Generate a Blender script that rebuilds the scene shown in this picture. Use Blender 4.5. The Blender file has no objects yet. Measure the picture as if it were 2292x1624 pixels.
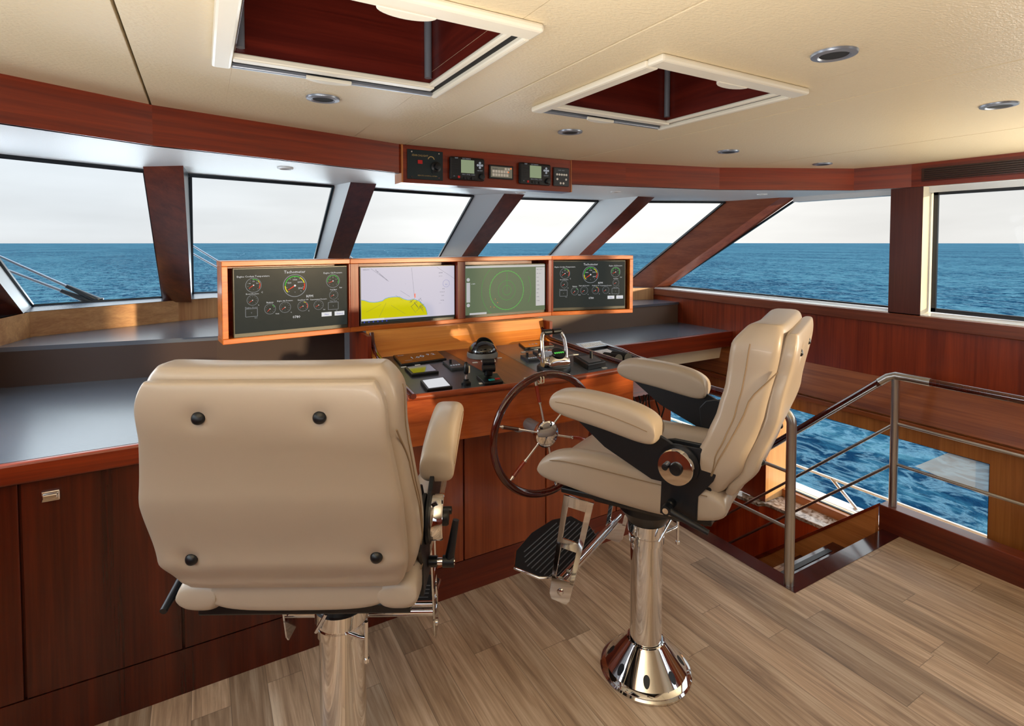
import bpy, bmesh, math, random
from mathutils import Vector, Matrix
R = math.radians
random.seed(7)
SC = bpy.context.scene
COL = SC.collection

# ---------------------------------------------------------------- camera, world, lights, exposure
cam = bpy.data.cameras.new('camera')
cam.sensor_fit = 'HORIZONTAL'; cam.sensor_width = 36.0
cam.lens = 1204.0 / 2292.0 * 36.0
cam.shift_y = -0.0990
cam.clip_start = 0.05; cam.clip_end = 9000
camo = bpy.data.objects.new('camera', cam)
COL.objects.link(camo)
camo.location = (0, 0, 1.65)
camo.rotation_euler = (R(88.0), 0, R(-30))
SC.camera = camo

SC.view_settings.view_transform = 'Standard'
SC.view_settings.look = 'None'
SC.view_settings.gamma = 1.0
SC.view_settings.exposure = 0.0
SC.view_settings.use_curve_mapping = False

W = bpy.data.worlds.new('sky'); SC.world = W; W.use_nodes = True
nt = W.node_tree; nt.nodes.clear()
wo = nt.nodes.new('ShaderNodeOutputWorld'); bg = nt.nodes.new('ShaderNodeBackground')
tc = nt.nodes.new('ShaderNodeTexCoord'); sp = nt.nodes.new('ShaderNodeSeparateXYZ')
nt.links.new(tc.outputs['Generated'], sp.inputs[0])
rp = nt.nodes.new('ShaderNodeValToRGB')
e = rp.color_ramp.elements
e[0].position = 0.0; e[0].color = (0.86, 0.87, 0.90, 1)
e[1].position = 1.0; e[1].color = (3.0, 3.5, 4.2, 1)
k = e.new(0.16); k.color = (0.84, 0.90, 0.97, 1)
k = e.new(0.34); k.color = (3.0, 3.3, 3.5, 1)
nt.links.new(sp.outputs['Z'], rp.inputs[0])
# warmer and brighter towards the sun (starboard and aft), thin cloud streaks
dp = nt.nodes.new('ShaderNodeVectorMath'); dp.operation = 'DOT_PRODUCT'
dp.inputs[1].default_value = (0.80, 0.55, 0.1)
nt.links.new(tc.outputs['Generated'], dp.inputs[0])
mr = nt.nodes.new('ShaderNodeMapRange'); mr.inputs[1].default_value = 0.45; mr.inputs[2].default_value = 1.0
nt.links.new(dp.outputs['Value'], mr.inputs[0])
mx = nt.nodes.new('ShaderNodeMix'); mx.data_type = 'RGBA'; mx.inputs[7].default_value = (0.93, 0.87, 0.82, 1)
fm = nt.nodes.new('ShaderNodeMath'); fm.operation = 'MULTIPLY'; fm.inputs[1].default_value = 0.75
nt.links.new(mr.outputs[0], fm.inputs[0]); nt.links.new(fm.outputs[0], mx.inputs[0])
nt.links.new(rp.outputs[0], mx.inputs[6])
mpn = nt.nodes.new('ShaderNodeMapping'); mpn.inputs['Scale'].default_value = (2.0, 2.0, 14.0)
nz = nt.nodes.new('ShaderNodeTexNoise'); nz.inputs['Scale'].default_value = 1.6; nz.inputs['Detail'].default_value = 4
nt.links.new(tc.outputs['Generated'], mpn.inputs[0]); nt.links.new(mpn.outputs[0], nz.inputs[0])
mr2 = nt.nodes.new('ShaderNodeMapRange'); mr2.inputs[1].default_value = 0.3; mr2.inputs[2].default_value = 0.7
mr2.inputs[3].default_value = 0.93; mr2.inputs[4].default_value = 1.07
nt.links.new(nz.outputs[0], mr2.inputs[0])
vm = nt.nodes.new('ShaderNodeVectorMath'); vm.operation = 'SCALE'
nt.links.new(mx.outputs[2], vm.inputs[0]); nt.links.new(mr2.outputs[0], vm.inputs['Scale'])
dp2 = nt.nodes.new('ShaderNodeVectorMath'); dp2.operation = 'DOT_PRODUCT'; dp2.inputs[1].default_value = (0.62, 0.78, 0.05)
nt.links.new(tc.outputs['Generated'], dp2.inputs[0])
mr3 = nt.nodes.new('ShaderNodeMapRange'); mr3.interpolation_type = 'SMOOTHSTEP'; mr3.inputs[1].default_value = 0.86; mr3.inputs[2].default_value = 0.99; mr3.inputs[3].default_value = 1.0; mr3.inputs[4].default_value = 1.22
nt.links.new(dp2.outputs['Value'], mr3.inputs[0])
vm2 = nt.nodes.new('ShaderNodeVectorMath'); vm2.operation = 'SCALE'; nt.links.new(vm.outputs[0], vm2.inputs[0]); nt.links.new(mr3.outputs[0], vm2.inputs['Scale'])
nt.links.new(vm2.outputs[0], bg.inputs[0]); bg.inputs[1].default_value = 1.0
nt.links.new(bg.outputs[0], wo.inputs[0])

def sun(name, direction, strength, color, angle):
    l = bpy.data.lights.new(name, 'SUN'); l.energy = strength; l.color = color; l.angle = R(angle)
    o = bpy.data.objects.new(name, l); COL.objects.link(o)
    o.rotation_euler = Vector(direction).to_track_quat('-Z', 'Y').to_euler()
    return o
def area(name, loc, direction, sx, sy, power, color):
    l = bpy.data.lights.new(name, 'AREA'); l.shape = 'RECTANGLE'; l.size = sx; l.size_y = sy
    l.energy = power; l.color = color
    o = bpy.data.objects.new(name, l); COL.objects.link(o); o.location = loc
    o.rotation_euler = Vector(direction).to_track_quat('-Z', 'Z').to_euler()
    return o
# low warm sun from the starboard quarter
sun('sun', (-0.37, 0.93, -0.058), 4.0, (1.0, 0.74, 0.45), 1.2)
# area lamps added to fill the cabin, standing in for daylight
area('fill_lamp_aft', (2.92, -2.95, 1.60), (0, 1, 0.6), 1.2, 0.66, 7, (1.0, 0.93, 0.82))  # added lamp behind the camera, lifts the general cabin light
area('fill_lamp_bow', (1.35, 6.4, 0.98), (0, -0.35, 1), 5.0, 2.6, 330, (0.84, 0.93, 1.0))  # added lamp hidden below the sills, brightens soffit and pillar sides
area('fill_lamp_port', (-0.98, 0.2, 1.36), (0.10, 0.0, 1), 3.0, 0.40, 64, (1.0, 0.95, 0.88))  # added lamp at sill height, aimed up to brighten the ceiling
area('fill_lamp_port_bow', (-1.02, 2.35, 1.52), (1, -0.25, -0.35), 1.3, 0.42, 20, (0.88, 0.94, 1.0))  # added lamp out of view, brightens the near side of the right chair
area('fill_lamp_starboard', (3.78, 0.4, 1.50), (-0.8, 0.10, 1.7), 2.2, 0.60, 34, (1.0, 0.92, 0.78))  # added lamp by the side windows, tilted up towards the ceiling

# ---------------------------------------------------------------- materials
def new_mat(name):
    m = bpy.data.materials.new(name); m.use_nodes = True
    return m, m.node_tree, m.node_tree.nodes['Principled BSDF']
def srgb(r, g, b):
    f = lambda c: (c / 255 / 12.92) if c / 255 <= 0.04045 else ((c / 255 + 0.055) / 1.055) ** 2.4
    return (f(r), f(g), f(b), 1)
def plain(name, col, rough=0.5, metal=0.0, coat=0.0, spec=0.5, emit=0.0, bump=None):
    m, t, p = new_mat(name)
    p.inputs['Base Color'].default_value = col; p.inputs['Roughness'].default_value = rough
    p.inputs['Metallic'].default_value = metal; p.inputs['Coat Weight'].default_value = coat
    p.inputs['Coat Roughness'].default_value = 0.08; p.inputs['Specular IOR Level'].default_value = spec
    if emit:
        p.inputs['Specular IOR Level'].default_value = 0.05
        p.inputs['Base Color'].default_value = (col[0] * .10, col[1] * .10, col[2] * .10, 1)
        p.inputs['Emission Color'].default_value = col; p.inputs['Emission Strength'].default_value = emit
    tcn = t.nodes.new('ShaderNodeTexCoord'); n = t.nodes.new('ShaderNodeTexNoise')
    n.inputs['Scale'].default_value = bump[0] if bump else 40; n.inputs['Detail'].default_value = 3
    t.links.new(tcn.outputs['Object'], n.inputs[0])
    if bump:
        b = t.nodes.new('ShaderNodeBump'); b.inputs['Strength'].default_value = bump[1]; b.inputs['Distance'].default_value = bump[2]
        t.links.new(n.outputs[0], b.inputs['Height']); t.links.new(b.outputs[0], p.inputs['Normal'])
    else:
        r2 = t.nodes.new('ShaderNodeMapRange'); r2.inputs[3].default_value = max(0, rough - 0.03); r2.inputs[4].default_value = rough + 0.03
        t.links.new(n.outputs[0], r2.inputs[0]); t.links.new(r2.outputs[0], p.inputs['Roughness'])
    return m
def wood(name, dark, light, axis='Z', rough=0.30, coat=0.15, scale=1.0, contrast=1.0):
    m, t, p = new_mat(name)
    tcn = t.nodes.new('ShaderNodeTexCoord'); mp = t.nodes.new('ShaderNodeMapping')
    s = {'X': (0.7, 22, 22), 'Y': (22, 0.7, 22), 'Z': (22, 22, 0.7)}[axis]
    mp.inputs['Scale'].default_value = [v * scale for v in s]
    t.links.new(tcn.outputs['Object'], mp.inputs[0])
    n1 = t.nodes.new('ShaderNodeTexNoise'); n1.inputs['Scale'].default_value = 1.0; n1.inputs['Detail'].default_value = 5; n1.inputs['Roughness'].default_value = 0.6
    n1.inputs['Distortion'].default_value = 0.6
    t.links.new(mp.outputs[0], n1.inputs[0])
    mp2 = t.nodes.new('ShaderNodeMapping'); mp2.inputs['Scale'].default_value = [v * scale * 6 for v in s]
    t.links.new(tcn.outputs['Object'], mp2.inputs[0])
    n2 = t.nodes.new('ShaderNodeTexNoise'); n2.inputs['Scale'].default_value = 1.0; n2.inputs['Detail'].default_value = 3
    t.links.new(mp2.outputs[0], n2.inputs[0])
    mp3 = t.nodes.new('ShaderNodeMapping'); mp3.inputs['Scale'].default_value = [v * scale * 0.22 for v in s]
    t.links.new(tcn.outputs['Object'], mp3.inputs[0])
    n3 = t.nodes.new('ShaderNodeTexNoise'); n3.inputs['Scale'].default_value = 1.0; n3.inputs['Detail'].default_value = 2
    t.links.new(mp3.outputs[0], n3.inputs[0])
    a = t.nodes.new('ShaderNodeMath'); a.operation = 'MULTIPLY_ADD'; a.inputs[1].default_value = 0.35
    t.links.new(n2.outputs[0], a.inputs[0]); t.links.new(n1.outputs[0], a.inputs[2])
    b = t.nodes.new('ShaderNodeMath'); b.operation = 'MULTIPLY_ADD'; b.inputs[1].default_value = 0.6
    t.links.new(n3.outputs[0], b.inputs[0]); t.links.new(a.outputs[0], b.inputs[2])
    r = t.nodes.new('ShaderNodeMapRange'); c = 0.975; h = 0.30 / contrast
    r.inputs[1].default_value = c - h; r.inputs[2].default_value = c + h
    t.links.new(b.outputs[0], r.inputs[0])
    x = t.nodes.new('ShaderNodeMix'); x.data_type = 'RGBA'; x.inputs[6].default_value = dark; x.inputs[7].default_value = light
    t.links.new(r.outputs[0], x.inputs[0]); t.links.new(x.outputs[2], p.inputs['Base Color'])
    p.inputs['Roughness'].default_value = rough; p.inputs['Coat Weight'].default_value = coat; p.inputs['Coat Roughness'].default_value = 0.12
    bp = t.nodes.new('ShaderNodeBump'); bp.inputs['Strength'].default_value = 0.08; bp.inputs['Distance'].default_value = 0.002
    t.links.new(n2.outputs[0], bp.inputs['Height']); t.links.new(bp.outputs[0], p.inputs['Normal'])
    return m

MD, ML = srgb(80, 18, 6), srgb(156, 56, 18)
M = {}
for ax in 'XYZ':
    M['mah' + ax] = wood('mahogany_' + ax, MD, ML, ax)
    M['teak' + ax] = wood('cherry_' + ax, srgb(150, 78, 34), srgb(205, 130, 68), ax, rough=0.35, coat=0.2)
M['plum'] = wood('dark_mahogany', srgb(44, 12, 12), srgb(78, 26, 22), 'Y', rough=0.15, coat=0.6)
M['varnish'] = wood('varnished_mahogany', srgb(50, 10, 6), srgb(96, 28, 14), 'Z', rough=0.08, coat=1.0)
M['black'] = plain('black_plastic', srgb(14, 17, 22), 0.35)
M['blackmat'] = plain('black_powder_coat', srgb(14, 18, 26), 0.45)
M['rubber'] = plain('black_rubber', srgb(16, 16, 18), 0.7)
M['chrome'] = plain('polished_steel', (0.82, 0.82, 0.83, 1), 0.05, 1.0)
M['steel'] = plain('brushed_steel', (0.56, 0.54, 0.50, 1), 0.33, 1.0)
M['white'] = plain('white_plastic', srgb(236, 234, 228), 0.4)
M['whiteframe'] = plain('ivory_frame', srgb(240, 232, 212), 0.35, coat=0.2)
M['trimgrey'] = plain('grey_aluminium', srgb(150, 155, 165), 0.35, 0.6)
M['silver'] = plain('silver_lining', srgb(228, 232, 234), 0.45, 0.1, bump=(420, 0.10, 0.001))
M['cream'] = plain('cream_paint', srgb(238, 226, 200), 0.5)
M['laminate'] = plain('grey_laminate', srgb(84, 90, 100), 0.25, spec=1.0, bump=(600, 0.05, 0.0005))
M['laminate_dark'] = plain('dark_grey_laminate', srgb(46, 46, 50), 0.3, spec=0.7, bump=(600, 0.05, 0.0005))
M['riser'] = plain('taupe_panel', srgb(104, 84, 70), 0.5, bump=(500, 0.06, 0.0005))
M['paper'] = plain('paper', srgb(235, 235, 238), 0.8)
M['leather'] = plain('beige_leather', srgb(186, 170, 152), 0.36, coat=0.12, bump=(900, 0.10, 0.0006))
M['thread'] = plain('leather_seam', srgb(150, 126, 98), 0.6)
M['red'] = plain('red_plastic', srgb(190, 30, 30), 0.4)
M['lcd'] = plain('lcd_glass', srgb(150, 164, 130), 0.15, emit=0.75)
M['scr_dark'] = plain('screen_charcoal', srgb(52, 56, 53), 0.22, emit=0.75)
M['scr_bezel'] = plain('screen_bezel', srgb(66, 66, 56), 0.3)
M['scr_chart'] = plain('screen_chart_sea', srgb(204, 202, 220), 0.25, emit=0.85)
M['scr_land'] = plain('screen_chart_land', srgb(214, 208, 18), 0.25, emit=0.85)
M['scr_coast'] = plain('screen_chart_coast', srgb(70, 170, 200), 0.3, emit=0.8)
M['scr_radar'] = plain('screen_radar', srgb(104, 118, 92), 0.22, emit=0.8)
M['scr_light'] = plain('screen_grey_panel', srgb(196, 196, 198), 0.3, emit=0.85)
M['ink_white'] = plain('screen_white', srgb(214, 216, 220), 0.4, emit=0.95)
M['ink_grey'] = plain('screen_grey', srgb(140, 144, 150), 0.4, emit=0.95)
M['ink_dark'] = plain('screen_ink', srgb(70, 74, 90), 0.4, emit=0.6)
M['ink_green'] = plain('screen_green', srgb(60, 170, 60), 0.4, emit=0.95)
M['ink_lime'] = plain('screen_lime', srgb(90, 190, 80), 0.4, emit=0.95)
M['ink_yellow'] = plain('screen_yellow', srgb(215, 210, 40), 0.4, emit=0.95)
M['ink_red'] = plain('screen_red', srgb(226, 60, 36), 0.4, emit=0.95)
M['ink_blue'] = plain('screen_blue', srgb(60, 70, 170), 0.4, emit=0.95)
M['glossbrown'] = plain('glossy_dark_display', srgb(60, 22, 14), 0.08, coat=1.0)
M['orange_led'] = plain('amber_lamp', srgb(255, 130, 60), 0.4, emit=1.2)
M['teal'] = plain('teal_paint', srgb(30, 160, 160), 0.4)
M['gold'] = plain('gold_lettering', srgb(190, 160, 100), 0.4)
M['exterior'] = plain('white_gelcoat', srgb(240, 236, 230), 0.25, coat=0.5)
M['gelcream'] = plain('cream_gelcoat', srgb(240, 218, 182), 0.3, coat=0.4)
M['deckdark'] = plain('dark_void', srgb(30, 12, 8), 0.8)

def glass_mat(name, tint, refl=0.06):
    m = bpy.data.materials.new(name); m.use_nodes = True; t = m.node_tree; t.nodes.clear()
    o = t.nodes.new('ShaderNodeOutputMaterial'); mixn = t.nodes.new('ShaderNodeMixShader')
    tr = t.nodes.new('ShaderNodeBsdfTransparent'); tr.inputs[0].default_value = tint
    gl = t.nodes.new('ShaderNodeBsdfGlossy'); gl.inputs['Roughness'].default_value = 0.02
    lw = t.nodes.new('ShaderNodeLayerWeight'); lw.inputs[0].default_value = 0.5
    pw = t.nodes.new('ShaderNodeMath'); pw.operation = 'POWER'; pw.inputs[1].default_value = 5.0
    ma = t.nodes.new('ShaderNodeMath'); ma.operation = 'MULTIPLY_ADD'; ma.inputs[1].default_value = 0.22; ma.inputs[2].default_value = refl * 0.04
    t.links.new(lw.outputs['Facing'], pw.inputs[0]); t.links.new(pw.outputs[0], ma.inputs[0])
    t.links.new(ma.outputs[0], mixn.inputs[0]); t.links.new(tr.outputs[0], mixn.inputs[1]); t.links.new(gl.outputs[0], mixn.inputs[2])
    t.links.new(mixn.outputs[0], o.inputs[0]); return m
M['glass'] = glass_mat('window_glass', (0.97, 0.985, 0.98, 1))
M['smoke'] = plain('smoked_acrylic', srgb(40, 30, 40), 0.1, coat=0.8)

# ceiling vinyl
def ceiling_mat():
    m, t, p = new_mat('cream_vinyl')
    tcn = t.nodes.new('ShaderNodeTexCoord')
    v = t.nodes.new('ShaderNodeTexNoise'); v.inputs['Scale'].default_value = 190; v.inputs['Detail'].default_value = 2
    mp = t.nodes.new('ShaderNodeMapping'); mp.inputs['Scale'].default_value = (0.55, 1.0, 1.0); mp.inputs['Rotation'].default_value = (0, 0, 0.6)
    t.links.new(tcn.outputs['Object'], mp.inputs[0]); t.links.new(mp.outputs[0], v.inputs[0])
    b = t.nodes.new('ShaderNodeBump'); b.inputs['Strength'].default_value = 0.55; b.inputs['Distance'].default_value = 0.0035
    t.links.new(v.outputs[0], b.inputs['Height']); t.links.new(b.outputs[0], p.inputs['Normal'])
    p.inputs['Base Color'].default_value = srgb(230, 212, 176); p.inputs['Roughness'].default_value = 0.42
    return m
M['vinyl'] = ceiling_mat()
def soffit_mat():
    m, t, p = new_mat('pale_vinyl')
    tcn = t.nodes.new('ShaderNodeTexCoord')
    v = t.nodes.new('ShaderNodeTexNoise'); v.inputs['Scale'].default_value = 260; v.inputs['Detail'].default_value = 2
    t.links.new(tcn.outputs['Object'], v.inputs[0])
    b = t.nodes.new('ShaderNodeBump'); b.inputs['Strength'].default_value = 0.35; b.inputs['Distance'].default_value = 0.002
    t.links.new(v.outputs[0], b.inputs['Height']); t.links.new(b.outputs[0], p.inputs['Normal'])
    p.inputs['Base Color'].default_value = srgb(228, 232, 234); p.inputs['Roughness'].default_value = 0.4
    return m
M['soffit'] = soffit_mat()

def floor_mat():
    m, t, p = new_mat('oak_plank_floor')
    N, L = t.nodes.new, t.links.new
    tcn = N('ShaderNodeTexCoord'); s = N('ShaderNodeSeparateXYZ'); L(tcn.outputs['Object'], s.inputs[0])
    def mth(op, a, b=None, c=None):
        n = N('ShaderNodeMath'); n.operation = op
        for i, v in enumerate((a, b, c)):
            if v is None: continue
            if isinstance(v, (int, float)): n.inputs[i].default_value = v
            else: L(v, n.inputs[i])
        return n.outputs[0]
    w, ln = 0.1225, 0.98
    xi = mth('DIVIDE', mth('ADD', s.outputs[0], 0.059), w); ix = mth('FLOOR', xi); fx = mth('FRACT', xi)
    wn = N('ShaderNodeTexWhiteNoise'); wn.noise_dimensions = '1D'; L(ix, wn.inputs['W'])
    yi = mth('DIVIDE', mth('ADD', s.outputs[1], mth('MULTIPLY', wn.outputs['Value'], 3.1)), ln); iy = mth('FLOOR', yi); fy = mth('FRACT', yi)
    cb = N('ShaderNodeCombineXYZ'); L(ix, cb.inputs[0]); L(iy, cb.inputs[1])
    wn2 = N('ShaderNodeTexWhiteNoise'); wn2.noise_dimensions = '3D'; L(cb.outputs[0], wn2.inputs['Vector'])
    off = N('ShaderNodeVectorMath'); off.operation = 'SCALE'; off.inputs['Scale'].default_value = 13.0; L(wn2.outputs['Color'], off.inputs[0])
    ad = N('ShaderNodeVectorMath'); ad.operation = 'ADD'; L(tcn.outputs['Object'], ad.inputs[0]); L(off.outputs[0], ad.inputs[1])
    mp = N('ShaderNodeMapping'); mp.inputs['Scale'].default_value = (26, 1.6, 1); L(ad.outputs[0], mp.inputs[0])
    n1 = N('ShaderNodeTexNoise'); n1.inputs['Scale'].default_value = 1.0; n1.inputs['Detail'].default_value = 7; n1.inputs['Roughness'].default_value = 0.62; n1.inputs['Distortion'].default_value = 1.2
    L(mp.outputs[0], n1.inputs[0])
    mp2 = N('ShaderNodeMapping'); mp2.inputs['Scale'].default_value = (150, 5, 1); L(ad.outputs[0], mp2.inputs[0])
    n2 = N('ShaderNodeTexNoise'); n2.inputs['Scale'].default_value = 1.0; n2.inputs['Detail'].default_value = 4; L(mp2.outputs[0], n2.inputs[0])
    mp3 = N('ShaderNodeMapping'); mp3.inputs['Scale'].default_value = (9, 1.1, 1); L(ad.outputs[0], mp3.inputs[0])
    n3 = N('ShaderNodeTexNoise'); n3.inputs['Scale'].default_value = 1.0; n3.inputs['Detail'].default_value = 3; L(mp3.outputs[0], n3.inputs[0])
    v = mth('ADD', mth('ADD', mth('MULTIPLY', n1.outputs[0], 0.9), mth('MULTIPLY', n2.outputs[0], 0.35)), mth('MULTIPLY', n3.outputs[0], 0.45))
    rmp = N('ShaderNodeMapRange'); rmp.inputs[1].default_value = 0.55; rmp.inputs[2].default_value = 1.15; L(v, rmp.inputs[0])
    cr = N('ShaderNodeValToRGB'); el = cr.color_ramp.elements
    el[0].position = 0.0; el[0].color = srgb(124, 98, 78); el[1].position = 1.0; el[1].color = srgb(232, 210, 182)
    k2 = el.new(0.5); k2.color = srgb(188, 158, 128); L(rmp.outputs[0], cr.inputs[0])
    tone = N('ShaderNodeMapRange'); tone.inputs[3].default_value = 0.72; tone.inputs[4].default_value = 1.22
    L(wn2.outputs['Value'], tone.inputs[0])
    gx = mth('LESS_THAN', mth('MINIMUM', fx, mth('SUBTRACT', 1.0, fx)), 0.010)
    gy = mth('LESS_THAN', mth('MINIMUM', fy, mth('SUBTRACT', 1.0, fy)), 0.0013)
    g = mth('MAXIMUM', gx, gy)
    dk = mth('MULTIPLY', tone.outputs[0], mth('SUBTRACT', 1.0, mth('MULTIPLY', g, 0.45)))
    sc = N('ShaderNodeVectorMath'); sc.operation = 'SCALE'; L(cr.outputs[0], sc.inputs[0]); L(dk, sc.inputs['Scale'])
    L(sc.outputs[0], p.inputs['Base Color']); p.inputs['Roughness'].default_value = 0.42
    b = N('ShaderNodeBump'); b.inputs['Strength'].default_value = 0.12; b.inputs['Distance'].default_value = 0.002
    L(mth('SUBTRACT', n2.outputs[0], g), b.inputs['Height']); L(b.outputs[0], p.inputs['Normal'])
    return m
M['floor'] = floor_mat()

def sea_mat():
    m, t, p = new_mat('sea_water')
    N, L = t.nodes.new, t.links.new
    tcn = N('ShaderNodeTexCoord')
    def noise(sc, det, rot=0.35, st=(1, 1, 1)):
        mp = N('ShaderNodeMapping'); mp.inputs['Rotation'].default_value = (0, 0, rot); mp.inputs['Scale'].default_value = st
        L(tcn.outputs['Object'], mp.inputs[0])
        n = N('ShaderNodeTexNoise'); n.inputs['Scale'].default_value = sc; n.inputs['Detail'].default_value = det; n.inputs['Distortion'].default_value = 0.5
        n.inputs['Roughness'].default_value = 0.6
        L(mp.outputs[0], n.inputs[0]); return n.outputs[0]
    a = noise(0.75, 6, 0.5, (1, 0.75, 1)); b2 = noise(3.2, 4, 0.2, (1, 0.8, 1)); c = noise(0.035, 4, 0.5, (1, 0.4, 1))
    ad = N('ShaderNodeMath'); ad.operation = 'MULTIPLY_ADD'; ad.inputs[1].default_value = 0.35; L(b2, ad.inputs[0]); L(a, ad.inputs[2])
    ad2 = N('ShaderNodeMath'); ad2.operation = 'MULTIPLY_ADD'; ad2.inputs[1].default_value = 0.5; L(c, ad2.inputs[0]); L(ad.outputs[0], ad2.inputs[2])
    cr = N('ShaderNodeValToRGB'); el = cr.color_ramp.elements
    el[0].position = 0.0; el[0].color = (.004,.021,.048,1); el[1].position = 1.0; el[1].color = (.042,.115,.150,1)
    k2 = el.new(0.5); k2.color = (.013,.056,.094,1)
    r = N('ShaderNodeMapRange'); r.inputs[1].default_value = 0.80; r.inputs[2].default_value = 1.02; L(ad2.outputs[0], r.inputs[0]); L(r.outputs[0], cr.inputs[0])
    rn = noise(1.5, 7, 0.45, (1, 0.7, 1))
    r1 = N('ShaderNodeMath'); r1.operation = 'MULTIPLY_ADD'; r1.inputs[1].default_value = 2.0; r1.inputs[2].default_value = -1.0; L(rn, r1.inputs[0])
    r2 = N('ShaderNodeMath'); r2.operation = 'ABSOLUTE'; L(r1.outputs[0], r2.inputs[0])
    r3 = N('ShaderNodeMapRange'); r3.inputs[1].default_value = 0.11; r3.inputs[2].default_value = 0.0; r3.inputs[3].default_value = 0.0; r3.inputs[4].default_value = 0.55; L(r2.outputs[0], r3.inputs[0])
    mm = N('ShaderNodeMix'); mm.data_type = 'RGBA'; mm.inputs[7].default_value = (.12, .22, .27, 1); L(r3.outputs[0], mm.inputs[0]); L(cr.outputs[0], mm.inputs[6])
    L(mm.outputs[2], p.inputs['Base Color']); p.inputs['Roughness'].default_value = 0.5
    p.inputs['Specular IOR Level'].default_value = 0.0
    bp = N('ShaderNodeBump'); bp.inputs['Strength'].default_value = 1.0; bp.inputs['Distance'].default_value = 0.55
    L(ad.outputs[0], bp.inputs['Height']); L(bp.outputs[0], p.inputs['Normal'])
    return m
M['sea'] = sea_mat()

def marble_mat():
    m, t, p = new_mat('marble_top')
    tcn = t.nodes.new('ShaderNodeTexCoord'); n = t.nodes.new('ShaderNodeTexNoise'); n.inputs['Scale'].default_value = 14; n.inputs['Detail'].default_value = 8; n.inputs['Distortion'].default_value = 2.5
    t.links.new(tcn.outputs['Object'], n.inputs[0]); cr = t.nodes.new('ShaderNodeValToRGB')
    cr.color_ramp.elements[0].position = 0.35; cr.color_ramp.elements[0].color = srgb(110, 84, 62)
    cr.color_ramp.elements[1].position = 0.6; cr.color_ramp.elements[1].color = srgb(196, 176, 160)
    t.links.new(n.outputs[0], cr.inputs[0]); t.links.new(cr.outputs[0], p.inputs['Base Color']); p.inputs['Roughness'].default_value = 0.12
    return m
M['marble'] = marble_mat()

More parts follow.
